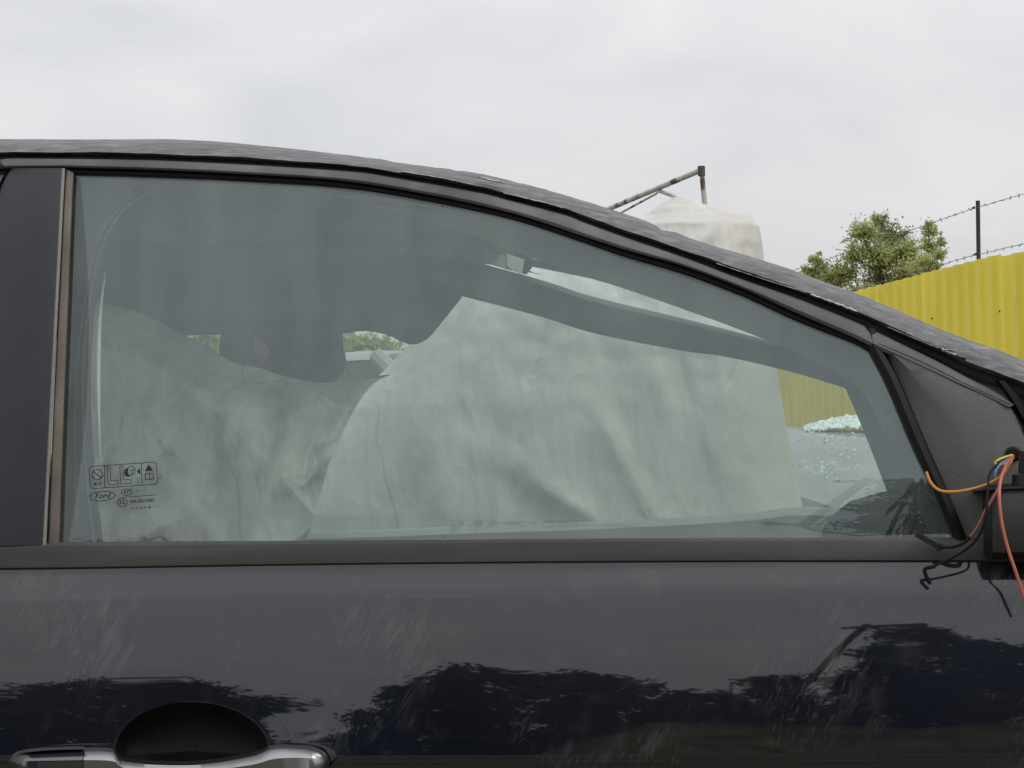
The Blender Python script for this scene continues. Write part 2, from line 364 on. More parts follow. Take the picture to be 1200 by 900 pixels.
# traced outlines of the near side (pixels of the photograph)
T_top = [(-560, 196), (-400, 179), (-260, 170), (-120, 165), (0, 163), (100, 163.5), (200, 163), (232, 164.5), (270, 167), (310, 171), (350, 175), (400, 181), (433, 184.5), (452, 188), (485, 193), (522, 197.5), (560, 203), (578, 207), (600, 212), (640, 222), (680, 234), (714, 244.5), (752, 257), (768, 263.5), (776, 270), (792, 272), (808, 279), (840, 289), (880, 301), (920, 313), (935, 319), (982, 336), (1010, 346), (1040, 359), (1060, 367), (1100, 385), (1145, 402), (1170, 410), (1200, 422), (1260, 447), (1330, 480)]
G_top = [(-560, 214), (-400, 196), (-260, 186), (-120, 183), (0, 181.5), (25, 180.5), (200, 183.5), (400, 195), (467, 204), (553, 219), (587, 227), (660, 246), (683, 255), (733, 273), (800, 295), (867, 319), (933, 341), (1000, 367), (1047, 388), (1100, 411), (1133, 428), (1183, 446), (1260, 478), (1330, 508)]
G_bot = [(-560, 220), (-400, 202), (-260, 192), (-120, 189), (0, 187), (25, 185.5), (200, 188.5), (400, 200), (467, 209), (553, 224), (587, 232), (660, 251), (683, 260), (733, 278), (800, 301), (867, 326), (933, 349), (1000, 376), (1047, 398), (1100, 424), (1133, 442), (1172, 462), (1190, 474), (1215, 490)]
Fr_bot = [(-260, 200), (-120, 199), (0, 197), (70, 196.5), (85, 196.5), (200, 200), (300, 205), (400, 212), (500, 228), (600, 250), (677, 275), (733, 293), (800, 312), (867, 337), (933, 367), (1000, 396), (1018, 405)]
Gl_top = [(78, 204), (87, 204.5), (200, 208), (300, 213), (400, 220), (500, 236), (600, 257.5), (677, 282), (733, 302), (800, 322), (867, 347), (933, 377), (1000, 403), (1018, 413)]
def part(pl, x0, x1):
    """cut a left-to-right outline to a stretch"""
    def at(x):
        for a, b in zip(pl, pl[1:]):
            if a[0] <= x <= b[0]: return (x, a[1] + (b[1] - a[1]) * (x - a[0]) / max(1e-6, b[0] - a[0]))
        return pl[-1]
    return [at(x0)] + [p for p in pl if x0 + 2 < p[0] < x1 - 2] + [at(x1)]
# --- roof and windscreen pillars: the film-covered edge is the silhouette
def roof():
    n = 240
    A = cr(G_top, n); B = cr(T_top, n, False)
    strip = []
    for i, (a, b) in enumerate(zip(A, B)):
        w = .5
        ring = []
        jit = .0008 * noise.noise((a[0] * .05, 3, 0)) + .0008 * noise.noise((a[0] * .21, 9, 0))
        jit *= 1.8 if 420 < a[0] < 700 else .4
        for t, dy in ((0, .004), (.15, -.004), (.45, .012), (.75, .045), (1, .10)):
            px = a[0] + (b[0] - a[0]) * t; py = a[1] + (b[1] - a[1]) * t
            p = onS(px, py); p = P(px, py, p.y + dy)
            wr = .0014 * noise.noise((a[0] * .012, t * 6, 1)) + .0008 * noise.noise((a[0] * .05, t * 9, 5))
            p.z += (jit if t == 1 else 0) + (wr if 0 < t < 1 else 0); p.y -= abs(wr)
            ring.append(p)
        strip.append(ring)
    # film / pillar skin with an underside
    g = G(); rings = []
    for r_ in strip:
        top = r_[-1]
        rings.append(r_ + [top + Vector((0, .03, -.012)), top + Vector((0, .035, -.03)), r_[0] + Vector((0, .05, -.008))])
    g.loft(rings)
    return strip, g
STRIP, g_film = roof()
pil = g_film.obj('roof_edge', M['film'], CAR, smooth=50, label='roof edge and pillar under wrinkled torn black film')
gm = G(); gm.add([mirror(v) for v in g_film.v], [tuple(reversed(q)) for q in g_film.f]); gm.obj('roof_edge', M['film'], CAR, smooth=50)
# roof skin between the two edges, back from the windscreen header
iw = min(range(len(STRIP)), key=lambda i: abs(STRIP[i][-1].x + .46))
def roof_skin():
    v = []; f = []; m_ = 16
    for i in range(0, iw + 1, 3):
        a = STRIP[i][-1] + Vector((0, .004, -.004)); b = mirror(a)
        for k in range(m_ + 1):
            t = k / m_; p = a.lerp(b, t); p.z += .018 * math.sin(math.pi * t) * min(1, (iw - i) / 60) - .012 * math.sin(math.pi * t) ** .5 * (1 - min(1, (iw - i) / 60))
            v.append(p)
    c = len(v) // (m_ + 1)
    for i in range(c - 1):
        for k in range(m_): f.append((i * (m_ + 1) + k, i * (m_ + 1) + k + 1, (i + 1) * (m_ + 1) + k + 1, (i + 1) * (m_ + 1) + k))
    r_ = obj('roof', v, f, M['paint'], CAR)
    w = []
    for q in v: w.append(q + Vector((0, 0, -.045)))
    obj('headliner', w, [tuple(reversed(q)) for q in f], M['roofl'], CAR)
roof_skin()
band('drip_channel', G_top, [(x, y + 6 + max(0, (x - 900) * .012)) for x, y in G_top], M['seal'], CAR, prof=((-.2, -.006), (0, -.005), (1, -.005), (1.3, -.006)), back=.03, n=120)
# flaking white edges of the film
def flake(pts, w, seed):
    r_ = random.Random(seed); A = cr(pts, 26, False)
    a = [(x, y - w * r_.uniform(.3, 1)) for x, y in A]; b = [(x, y + w * r_.uniform(.2, .8)) for x, y in A]
    band('film_flake', a, b, M['flake'], pil, prof=((0, .0035), (.5, .006), (1, .003)), back=.002, n=40, smooth=False)
flake([(950, 345.5), (975, 354), (1004, 365)], 2.4, 1); flake([(1104, 410.5), (1118, 415), (1132, 419.5)], 3, 2)
flake([(1106, 410), (1130, 409.5), (1160, 408.5)], .8, 3); flake([(590, 226), (640, 238), (660, 244)], 1.2, 4); flake([(470, 201), (520, 209), (556, 217)], .8, 5)
flake([(560, 207), (575, 211), (590, 214)], 2.0, 8); flake([(840, 309), (900, 329), (945, 343)], .9, 6); flake([(1040, 383), (1075, 398), (1100, 408)], 1.0, 7)
# windscreen pane between the two pillars
def windscreen():
    idx = list(range(iw, len(STRIP) - 6, 4)); v = []; f = []
    for off in (0, .005):
        for i in idx:
            a = STRIP[i][-1] + Vector((-.004 - off, .03, -.022 - off)); b = mirror(a)
            for k in range(13): v.append(a.lerp(b, k / 12))
    n = len(idx); q = n * 13
    for i in range(n - 1):
        for k in range(12):
            f.append((i * 13 + k, i * 13 + k + 1, (i + 1) * 13 + k + 1, (i + 1) * 13 + k)); f.append((q + i * 13 + k, q + (i + 1) * 13 + k, q + (i + 1) * 13 + k + 1, q + i * 13 + k + 1))
    for k in range(12): f.append((k, q + k, q + k + 1, k + 1)); e = (n - 1) * 13; f.append((e + k, e + k + 1, q + e + k + 1, q + e + k))
    obj('windscreen', v, f, M['screen'], CAR, smooth=60)
windscreen()
# --- front door
DOORX0, DOORX1 = -.985, .36
def door_skin():
    nx = 260; v = []; f = []
    ds = [.019, .026, .030, .036] + [.042 + .0057 * i for i in range(36)] + [.240, .244, .250, .26, .275, .31, .35, .40, .45, .52, .60, .66]
    cup = onS(225, 880); dent = set()
    for j, d in enumerate(ds):
        for i in range(nx + 1):
            x = DOORX0 + (DOORX1 - DOORX0) * i / nx; z = ZB - d
            y = S(x, z)
            ex = (x - cup.x) / .0865; ez = (z - cup.z) / .0545
            q = ex * ex + ez * ez
            if q < 1.36: dent.add((j, i))
            y += .0006 * noise.noise((x * 9, z * 9, 0))
            v.append(Vector((x, y, z)))
    w = nx + 1
    for j in range(len(ds) - 1):
        for i in range(nx): f.append((j * w + i, j * w + i + 1, (j + 1) * w + i + 1, (j + 1) * w + i))
    k = len(v)                                       # returns of the shut lines and the top
    for j in range(len(ds)):
        for i in (0, nx):
            v.append(v[j * w + i] + Vector((0, .04, 0)))
    for j in range(len(ds) - 1):
        f.append((j * w, (j + 1) * w, k + 2 * j + 2, k + 2 * j)); f.append((j * w + nx, k + 2 * j + 1, k + 2 * j + 3, (j + 1) * w + nx))
    cupf = [q for q in f[:(len(ds) - 1) * nx] if all((p // w, p % w) in dent for p in q)]
    cs = set(cupf); f = [q for q in f if q not in cs]
    door = obj('front_door', v, f, M['paint'], CAR, smooth=60)
    rings = []
    for rho, dep, in ((1.30, -.0004), (1.22, -.0004), (1.16, -.0004), (1.10, -.0004), (1.06, -.0004), (1.03, -.0004), (1.008, -.0003), (1.0, .0006), (.975, .004), (.93, .014), (.86, .024), (.7, .036), (.5, .043), (.25, .046), (.02, .047)):
        rings.append([onS(225 + 90 * rho * math.cos(2 * math.pi * k / 72), 880 + 57 * rho * math.sin(2 * math.pi * k / 72), -dep) for k in range(72)])
    G().loft(rings[:8], caps=False).obj('handle_surround', M['paint'], door, smooth=60)
    G().loft(rings[7:], caps=False).obj('handle_recess', M['black'], door, smooth=60)
    return door
DOOR = door_skin()
band('belt_moulding', [(-40, 640), (0, 639), (70, 637), (400, 635), (800, 632), (1130, 631.5), (1290, 632)], [(-40, 669), (0, 668.5), (100, 667.5), (300, 664), (500, 661.5), (800, 659.5), (1100, 659), (1290, 659)],
     M['moulding'], DOOR, prof=((-.06, -.004), (0, .001), (.08, .0045), (.5, .0065), (.9, .005), (.97, .001), (1, -.003)), back=.016, n=90)
band('moulding_gap', [(-40, 668.8), (100, 667.3), (300, 663.8), (500, 661.2), (800, 659.3), (1290, 658.8)], [(-40, 671), (100, 669.3), (300, 665.8), (500, 663), (800, 661), (1290, 660.5)], M['seal'], DOOR, prof=((0, -.0015), (1, -.0005)), back=.02, n=60)
# window frame moulding and its inner seal
fb = Fr_bot[:-1] + [(1018, 405), (1060, 424), (1130, 455), (1180, 478)]
band('pillar_panel', part(G_top, 900, 1330), [(900, 362), (1000, 397), (1100, 442), (1190, 520), (1240, 600), (1330, 640)], M['frame'], CAR, prof=((0, -.012), (.5, -.012), (1, -.012)), back=.03, n=50)
band('window_frame', [p for p in G_bot if p[0] >= 0][:-1] , part(fb, 6, 1180), M['frame'], DOOR,
     prof=((0, -.004), (.06, .002), (.3, .0055), (.75, .006), (.95, .003), (1, -.003)), back=.02, n=140)
band('window_seal', part(Fr_bot, 74, 1018), [(p[0], p[1] + 1.2) for p in Gl_top], M['seal'], DOOR, prof=((-.25, -.006), (.1, -.0035), (.6, -.004), (1, -.009)), back=.02, n=120)
band('divider_seal', [(1012, 382), (1016, 405), (1037, 447), (1066, 516), (1092, 572), (1118, 633)], [(1027, 386), (1034, 408), (1055, 447), (1082, 512), (1108, 572), (1134, 633)], M['seal'], DOOR,
     prof=((0, -.01), (.1, .002), (.5, .006), (.9, .003), (1, -.004)), back=.03, n=50)
# mirror sail panel: bevel towards the seal, flat beyond
band('sail_panel', [(1026, 400), (1036, 411), (1056, 449), (1084, 515), (1110, 573), (1134, 632)], [(1034, 404), (1082, 426), (1130, 450), (1182, 474), (1215, 560), (1225, 632)], M['sail'], DOOR,
     prof=((0, -.006), (.08, -.004), (.32, .003), (.42, .005), (.9, .005), (1, .002)), back=.02, n=60)
band('sail_gap', [(1030, 401), (1082, 422.5), (1130, 446.5), (1184, 471.5)], [(1030, 404), (1082, 426.5), (1130, 451), (1184, 476.5)], M['seal'], DOOR, prof=((0, -.003), (.5, .0064), (1, -.003)), back=.01, n=30)
band('pillar_seal', [(1166, 446), (1178, 462), (1190, 482), (1204, 507), (1220, 540)], [(1180, 446), (1193, 461), (1205, 480), (1218, 505), (1236, 540)], M['seal'], DOOR, prof=((0, -.006), (.3, .006), (.7, .006), (1, -.006)), back=.03, n=30)
# B-pillar trim, its edge painted pale as a bevel highlight and the glass run strip
band('pillar_trim', [(13, 197), (0, 224), (-12, 300), (-22, 420), (-30, 640)], [(73, 197), (71, 230), (66, 330), (58, 480), (50, 639)], M['pillar'], DOOR,
     prof=((0, -.006), (.03, .002), (.5, .005), (.97, .004), (1, .003)), back=.02, n=40)
band('trim_edge', [(73, 197), (71, 230), (66, 330), (58, 480), (50, 639)], [(77, 197), (75, 230), (70, 330), (62, 480), (54.5, 639)], M['edge'], DOOR, prof=((0, .003), (.4, .0045), (.8, .002), (1, -.004)), back=.02, n=40)
band('glass_run_strip', [(77, 198), (75, 230), (70, 330), (62.5, 480), (56, 638)], [(87, 203), (85, 230), (81, 330), (75, 480), (69.5, 638)], M['run'], DOOR, prof=((0, -.005), (.15, .0005), (.5, .0018), (.9, .0005), (1, -.006)), back=.02, n=40)
# rear door beyond the pillar trim
band('rear_window_glass', [(-420, 204), (-420, 300), (-420, 420), (-420, 640)], [(8, 199), (-4, 226), (-16, 300), (-36, 640)], M['glass'], CAR, prof=((0, -.008), (1, -.010)), back=.014, n=30)
band('rear_frame', [(-560, 218), (-420, 202), (-120, 190), (12, 188)], [(-560, 230), (-420, 213), (-120, 203), (11, 197)], M['frame'], CAR, prof=((0, -.003), (.5, .003), (1, -.003)), back=.02, n=30)
g = G()
v = []; f = []; ds = [.0, .03, .07, .12, .18, .236, .26, .35, .45, .6, .66]
for d in ds:
    for i in range(41):
        x = -2.05 + (DOORX0 - .006 + 2.05) * i / 40; v.append((x, S(x, ZB - d), ZB - d))
for j in range(len(ds) - 1):
    for i in range(40): f.append((j * 41 + i, j * 41 + i + 1, (j + 1) * 41 + i + 1, (j + 1) * 41 + i))
obj('rear_door_skin', v, f, M['paint'], CAR, smooth=60)
band('rear_pillar', [(-560, 216), (-580, 330), (-600, 470), (-620, 680)], [(-415, 205), (-415, 330), (-415, 470), (-415, 680)], M['paint'], CAR, prof=((0, -.01), (.5, 0), (1, -.004)), back=.03, n=20)
# front wing and bonnet, beyond the picture's right edge
v = []; f = []
for d in ds:
    for i in range(31):
        x = DOORX1 + .006 + 1.15 * i / 30; v.append((x, S(x, ZB - d) + .16 * (i / 30) ** 3, ZB - .02 - d - .12 * (i / 30) ** 2))
for j in range(len(ds) - 1):
    for i in range(30): f.append((j * 31 + i, j * 31 + i + 1, (j + 1) * 31 + i + 1, (j + 1) * 31 + i))
obj('front_wing', v, f, M['paint'], CAR, smooth=60); obj('front_wing', [mirror(Vector(q)) for q in v], [tuple(reversed(q)) for q in f], M['paint'], CAR, smooth=60)
v = []; f = []
for i in range(21):
    x = .37 + 1.13 * i / 20
    for k in range(21):
        t = k / 20; y = 2.05 + .16 * (i / 20) ** 3 + (1.3 - .32 * (i / 20) ** 3) * t
        v.append((x, y, ZB - .03 - .13 * (i / 20) ** 2 + .05 * math.sin(math.pi * t)))
for i in range(20):
    for k in range(20): f.append((i * 21 + k, (i + 1) * 21 + k, (i + 1) * 21 + k + 1, i * 21 + k + 1))
obj('bonnet', v, f, M['paint'], CAR, smooth=60)
# wheels and floor
def wheel(parent, c, r, w, local=False):
    g = G(); rings = []
    prof = [(.62, -.5), (.9, -.5), (1, -.38), (1, .38), (.9, .5), (.62, .5)]
    for k in range(28):
        a = 2 * math.pi * k / 28
        rings.append([Vector((c[0] + q * r * math.cos(a), c[1] + o * w, c[2] + q * r * math.sin(a))) for q, o in prof])
    rings.append(rings[0]); g.loft(rings, closed=True, caps=False)
    t = g.obj('wheel', M['rubber'], parent, local=local)
    h = G()
    for k in range(5):
        a = 2 * math.pi * k / 5; h.box((c[0] + .32 * r * math.cos(a), c[1], c[2] + .32 * r * math.sin(a)), (.62 * r, w * .8, .16 * r), Matrix.Rotation(-a, 3, 'Y'))
    h.tube([(c[0], c[1] - w * .42, c[2]), (c[0], c[1] + w * .42, c[2])], .17 * r, 16)
    h.obj('rim', M['alloy'], t, local=local)
for x in (.93, -1.75):
    for y in (2.02, 3.38): wheel(CAR, (x, y, .32), .32, .2)
G().box((-.35, YM, .28), (3.4, 1.3, .06)).box((-2.08, YM, .65), (.04, 1.35, .7)).obj('floor_pan', M['fabric'], CAR)
# window glass
gt = [(79, 201)] + Gl_top[1:-1] + [(1012, 405), (1030, 418), (1060, 480), (1100, 572), (1128, 640)]
gt = [(x, y - 3) for x, y in gt[:-5]] + gt[-5:]
gb = [(62, 645)] + [(x, 641) for x, _ in Gl_top[1:-1]] + [(1012, 641), (1030, 641), (1060, 641), (1100, 641), (1129, 641)]
GLASS = band('window_glass', gt, gb, M['glass'], CAR, prof=[(i / 26, -.007) for i in range(27)], back=.0112, n=110, smooth=False)
# door handle
def hend(u): return min(1, (min(u, 1 - u) * 9) ** .6) if 0 < u < 1 else 0.05
DH = DOOR
hb = dict(prof=((0, .012), (.04, .03), (.12, .040), (.3, .047), (.6, .049), (.85, .045), (1, .03)), back=-.012)
band('door_handle', [(98, 876), (132, 877), (150, 889), (225, 892), (290, 883), (318, 873.5), (340, 872.5), (365, 875), (380, 882), (386, 894)], [(98, 925), (132, 927), (150, 929), (225, 931), (290, 930), (318, 928), (340, 925), (365, 920), (380, 910), (386, 898)], M['chrome'], DOOR, n=80, end=lambda u: 1 if u < .8 else max(.3, 1 - ((u - .8) / .2) ** 2 * .7), **hb)
band('handle_cap', [(9, 893), (16, 884), (30, 880), (60, 877.5), (97, 876)], [(9, 899), (16, 912), (30, 920), (60, 924), (97, 925)], M['cap'], DOOR, n=30, end=lambda u: max(.3, min(1, .3 + u * 2.4)), **hb)
band('handle_lip', [(10, 891), (18, 882), (32, 878), (60, 875.5), (98, 874.5)], [(11, 894), (20, 886), (33, 881.5), (60, 879), (98, 878)], M['chrome'], DOOR, n=24, prof=((0, .014), (.3, .034), (.7, .043), (1, .043)), back=-.012, end=lambda u: max(.3, min(1, .3 + u * 2.4)))
# mirror mount and the cut wires
def mount():
    A = [(1151, 569), (1166, 567.5), (1200, 566), (1260, 564)]; B = [(1153, 652), (1166, 656), (1200, 656), (1260, 657)]
    mm = band('mirror_mount', A, B, M['black'], CAR, prof=((0, -.004), (.01, .03), (.06, .045), (.5, .056), (.9, .05), (.98, .04), (1, -.004)), back=.02, n=30, end=lambda u: .6 + .4 * min(1, u * 9))
    band('mount_ledge', [(1140, 572), (1175, 569), (1260, 566)], [(1140, 577), (1175, 575), (1260, 572)], M['black'], mm, prof=((0, .012), (.3, .05), (.7, .05), (1, .012)), back=.0, n=20)
    g = G(); a = onS(1199, 569, .03); g.tube([a, a + Vector((0, 0, .012))], [.012, .011], 12); g.tube([a + Vector((.002, 0, .012)), a + Vector((.006, 0, .036))], [.007, .009], 10); g.obj('pivot_stub', M['black'], mm)
    g = G(); c = onS(1187, 532, .004); 
    g.tube([c + Vector((0, .012, 0)), c + Vector((0, -.003, 0)), c + Vector((0, -.006, 0))], [.0085, .0085, .006], 14); g.obj('cable_grommet', M['seal'], mm)
    def wire(name, pts, m, r=.0016, offs=None):
        w = []
        for (px, py, o) in pts: w.append(tuple(onS(px, py, o)))
        G().tube(cr(w, 44), r, 7).obj(name, m, mm)
    wire('yellow_wire', [(1188, 533, .006), (1180, 535, .02), (1170, 539, .028), (1166, 543, .028), (1172, 545, .028), (1181, 542, .024), (1186, 537, .012)], M['ywire'], .0014)
    wire('orange_wire', [(1188, 534, .006), (1182, 545, .024), (1172, 559, .034), (1150, 570, .034), (1122, 576, .03), (1102, 575, .026), (1091, 566, .024), (1085.5, 553, .022)], M['orange'])
    wire('red_wire', [(1188, 533, .006), (1180, 544, .03), (1173, 561, .05), (1171, 582, .064), (1174, 612, .068), (1181, 642, .068), (1191, 672, .064), (1203, 708, .055)], M['red'], .0018)
    wire('brown_wire', [(1188, 533, .006), (1178, 548, .03), (1170, 572, .05), (1156, 596, .056), (1146, 617, .05), (1137, 629, .044)], M['pink'])
    wire('black_wire', [(1137, 629, .044), (1130, 636, .038), (1117, 641, .03), (1100, 641.5, .022)], M['seal'], .0017)
    wire('black_wire', [(1188, 533, .006), (1172, 542, .028), (1161, 553, .034), (1158, 566, .05), (1156, 598, .058), (1150, 622, .055), (1139, 638, .045), (1119, 652, .034), (1091, 665, .024)], M['seal'], .0014)
    wire('blue_wire', [(1186, 536, .012), (1174, 543, .03), (1167, 552, .034), (1166, 560, .034)], M['blue'], .0014)
    wire('wire_tip', [(1096, 663.5, .025), (1084, 667, .022), (1086, 676, .018), (1090, 684, .014)], M['seal'], .0022)
    a = onS(1074, 626, .02); b = onS(1100, 641, .022)
    d = (b - a).normalized(); q = d.to_track_quat('X', 'Z').to_matrix()
    g = G(); g.box((a + b) / 2, ((b - a).length, .006, .0055), q); g.box(b + d * .002, (.005, .004, .008), q); g.obj('connector', M['black'], mm)
    return mm
mount()
# ------------------------------------------------------------------ print on the glass
def glass_print():
    g = G(); c0 = (146, 571); ang = R(-4.0)
    ca, sa = math.cos(ang), math.sin(ang)
    def pt(u, v): return onS(c0[0] + u * ca - v * sa, c0[1] + u * sa + v * ca, -.0066)
    def line(pts, w=.7, close=False):
        pts = list(pts) + ([pts[0]] if close else [])
        for a, b in zip(pts, pts[1:]):
            dx, dy = b[0] - a[0], b[1] - a[1]; L = math.hypot(dx, dy) or 1; nx, ny = -dy / L * w / 2, dx / L * w / 2
            ex, ey = dx / L * w / 4, dy / L * w / 4
            g.add([pt(a[0] + nx - ex, a[1] + ny - ey), pt(a[0] - nx - ex, a[1] - ny - ey), pt(b[0] - nx + ex, b[1] - ny + ey), pt(b[0] + nx + ex, b[1] + ny + ey)], [(0, 1, 2, 3)])
    def fill(pts): g.add([pt(*p) for p in pts], [tuple(range(len(pts)))])
    def ell(cx, cy, rx, ry, w=.7, a0=0, a1=360, n=26): line([(cx + rx * math.cos(R(a0 + (a1 - a0) * i / n)), cy + ry * math.sin(R(a0 + (a1 - a0) * i / n))) for i in range(n + 1)], w)
    def text(s, u, v, size, shear=0.):
        cu = bpy.data.curves.new('t', 'FONT'); cu.body = s; cu.size = size; cu.align_x = 'CENTER'; cu.align_y = 'CENTER'; cu.shear = shear; cu.resolution_u = 3; cu.offset = size * .012
        o = bpy.data.objects.new('t', cu); COL.objects.link(o); bpy.context.view_layer.update()
        me = o.to_mesh(); vs = [pt(u + q.co.x, v - q.co.y) for q in me.vertices]; fs = [tuple(p.vertices) for p in me.polygons]
        g.add(vs, fs); o.to_mesh_clear(); bpy.data.objects.remove(o); bpy.data.curves.remove(cu)
    # rounded frame with three dividers
    x0, x1, y0, y1, r_ = -40, 39, -27, -1, 4
    rr = []
    for cx, cy, a0 in ((x1 - r_, y0 + r_, -90), (x1 - r_, y1 - r_, 0), (x0 + r_, y1 - r_, 90), (x0 + r_, y0 + r_, 180)):
        rr += [(cx + r_ * math.cos(R(a0 + i * 18)), cy + r_ * math.sin(R(a0 + i * 18))) for i in range(6)]
    line(rr, .8, True); line([(-22, -27), (-23, -1)], .8); line([(21.5, -27), (20.5, -1)], .8)
    ell(-31, -17, 6, 6, .9); line([(-35, -21), (-27, -13)], 1.0); text('M1E', -31.5, -6, 5.4)
    for dx in (-19, -4):                                  # two outlined letters L
        line([(dx, -25), (dx + 3.4, -25), (dx + 3.4, -8.5), (dx + 12, -8.5), (dx + 12, -4), (dx, -4)], .7, True)
    fill([(2.5, -21), (6, -23), (5, -17), (7, -12), (4, -12), (1.5, -16)]); fill([(19.5, -21.5), (19.5, -13), (15.5, -17)])
    line([(6, -23), (11, -24), (14, -20), (12, -15), (7, -13)], .8); line([(8, -19), (12, -20), (9, -15)], .7); ell(4, -17, 3, 4, .9, 60, 300)
    fill([(30, -25), (35, -17), (25, -17)]); line([(25, -14), (30, -14), (30, -7), (25, -7)], .8, True); line([(30, -14), (34, -13.4), (35, -7.6), (30, -7)], .8)
    # oval badge in script, round mark, approval number, dots
    ell(-27, 8.5, 15, 5.6, .8); text('Ford', -27, 8.2, 9.5, .35)
    ell(2, 6, 6, 3.8, .8); text('KP', 2, 6, 5.6); text('T', 15, 6, 4.6); line([(-3, 11.5), (37, 11.5)], .7)
    ell(-4, 17.5, 5.6, 5, .9); text('E2', -4, 17.5, 6.2); text('43R-0003489', 19, 17.6, 5.4)
    for i in range(4): ell(7.5 + i * 5, 25.5, .5, .5, .9, n=8)
    text('8', 27.5, 25.5, 5)
    g.obj('glass_marking', M['print'], GLASS, smooth=0, label='black printed approval marks in the glass corner')
glass_print()
# ------------------------------------------------------------------ cabin
# near windscreen pillar trim and near pillar trim
tr = [(380, 228), (500, 240), (600, 262), (677, 284), (733, 303), (800, 322), (867, 347), (933, 377), (1000, 403), (1030, 418), (1060, 480), (1100, 572), (1128, 645)]
tl = [(380, 232), (500, 258), (600, 294), (640, 308), (700, 328), (760, 348), (850, 380), (930, 412), (985, 440), (1012, 462), (1038, 510), (1070, 580), (1100, 650)]
band('windscreen_pillar_trim', tr, tl, M['trim'], CAR, prof=((-.2, -.02), (.3, -.045), (1, -.062)), back=.075, n=60)
band('door_pillar_lining', [(77, 198), (75, 230), (70, 330), (62.5, 480), (56, 650)], [(190, 200), (140, 245), (118, 320), (107, 420), (110, 540), (123, 650)], M['liner'], CAR, prof=((0, -.03), (.5, -.045), (.9, -.055), (1, -.07)), back=.10, n=40)
for A, B in (([(190, 214), (140, 250), (112, 310), (96, 420), (98, 540), (110, 650)], [(191, 216), (142, 252), (114, 311), (98.5, 420), (100.5, 540), (113, 650)]), ([(150, 230), (110, 290), (92, 400), (86, 500), (90, 650)], [(151, 231), (112, 291), (94, 400), (88, 500), (92, 650)])):
    band('lining_highlight', A, B, M['trim'], CAR, prof=((0, -.04), (.5, -.037), (1, -.04)), back=.05, n=30)  # thin paler strips put in as the highlights curving along the lining
band('seat_belt', [(123, 319), (114, 372), (110.5, 420), (112, 482), (117.5, 547)], [(124, 319), (119, 372), (117.8, 420), (117.6, 482), (118.6, 547)], M['belt'], CAR, prof=((0, -.05), (.5, -.046), (1, -.05)), back=.054, n=30)
band('roof_rail_lining', [(-100, 196), (87, 200), (300, 208), (400, 215), (520, 240)], [(-100, 215), (150, 232), (300, 245), (420, 255), (520, 262)], M['liner'], CAR, prof=((0, -.02), (.5, -.05), (1, -.10)), back=.12, n=40)
# far side: roof rail lining that sags, pillar trim, sail, sill, far glass
far_lo = [(-60, 398), (100, 396), (230, 393), (330, 390), (400, 391), (416, 388.5), (430, 388), (444, 390), (460, 395), (480, 404), (500, 398), (520, 375), (541, 349)]
far_up = [(-60, 250), (100, 250), (230, 250), (330, 250), (400, 255), (416, 257), (430, 260), (444, 262), (460, 266), (480, 270), (500, 276), (520, 282), (541, 290)]
band('sagging_roof_lining', far_up, far_lo, M['liner'], CAR, prof=((0, .03), (.5, .03), (.95, .035), (1, .02)), back=.03, n=60, on=onF)
pu = [(470, 268), (500, 279), (540, 297), (567, 309), (613, 322), (647, 332), (700, 349), (800, 373), (900, 399), (970, 420), (1040, 446), (1080, 470)]
plw = [(470, 330), (500, 336), (541, 347), (600, 362), (640, 373), (700, 391.5), (800, 411), (850, 418), (920, 434), (975, 450), (991, 456), (1000, 470)]
band('windscreen_pillar_trim', pu, plw, M['trim'], CAR, prof=((0, .0), (.15, .03), (.6, .04), (1, .02)), back=.03, n=60, on=onF)
band('mirror_corner_trim', [(988, 450), (1000, 476), (1014, 510), (1028, 546), (1046, 596), (1052, 640)], [(1080, 462), (1090, 480), (1100, 512), (1110, 546), (1120, 596), (1130, 640)], M['trim'], CAR, prof=((0, .015), (.1, .03), (1, .03)), back=.02, n=30, on=onF)
band('far_door', [(60, 630), (350, 624), (540, 617), (680, 612), (800, 606), (880, 600), (940, 594), (1046, 598), (1120, 600)], [(60, 760), (350, 760), (540, 760), (680, 760), (800, 760), (880, 760), (940, 760), (1046, 760), (1120, 760)], M['sill'], CAR, prof=((0, -.02), (.01, .03), (.06, .055), (.25, .06), (1, .06)), back=.03, n=60, on=onF, label='pale inner door panel of the far side')
band('far_window_glass', [(290, 380), (541, 335), (640, 360), (800, 400), (980, 446), (1010, 480)], [(290, 640), (541, 640), (640, 640), (800, 640), (980, 640), (1060, 640)], M['farglass'], CAR, prof=[(i / 8, -.006) for i in range(9)], back=.010, n=40, on=onF, smooth=False)
band('windscreen_header', [(380, 246), (470, 252), (540, 262), (600, 274), (640, 292)], [(380, 262), (470, 276), (541, 296), (575, 310), (617, 322)], M['liner'], CAR, prof=((0, .0), (.5, .02), (1, .01)), back=.03, n=30, on=onF)
for pts, m_ in (([(540, 286), (553, 289), (546, 296), (542, 294)], 'run'), ([(566, 293), (592, 299), (592, 315), (568, 306)], 'patch'), ([(594, 297), (614, 304), (611, 321), (602, 318), (594, 311)], 'belt')):
    poly_slab([P(x, y, 2.72) for x, y in pts], (0, .004, 0)).obj('torn_scrap', M[m_], CAR, smooth=0)
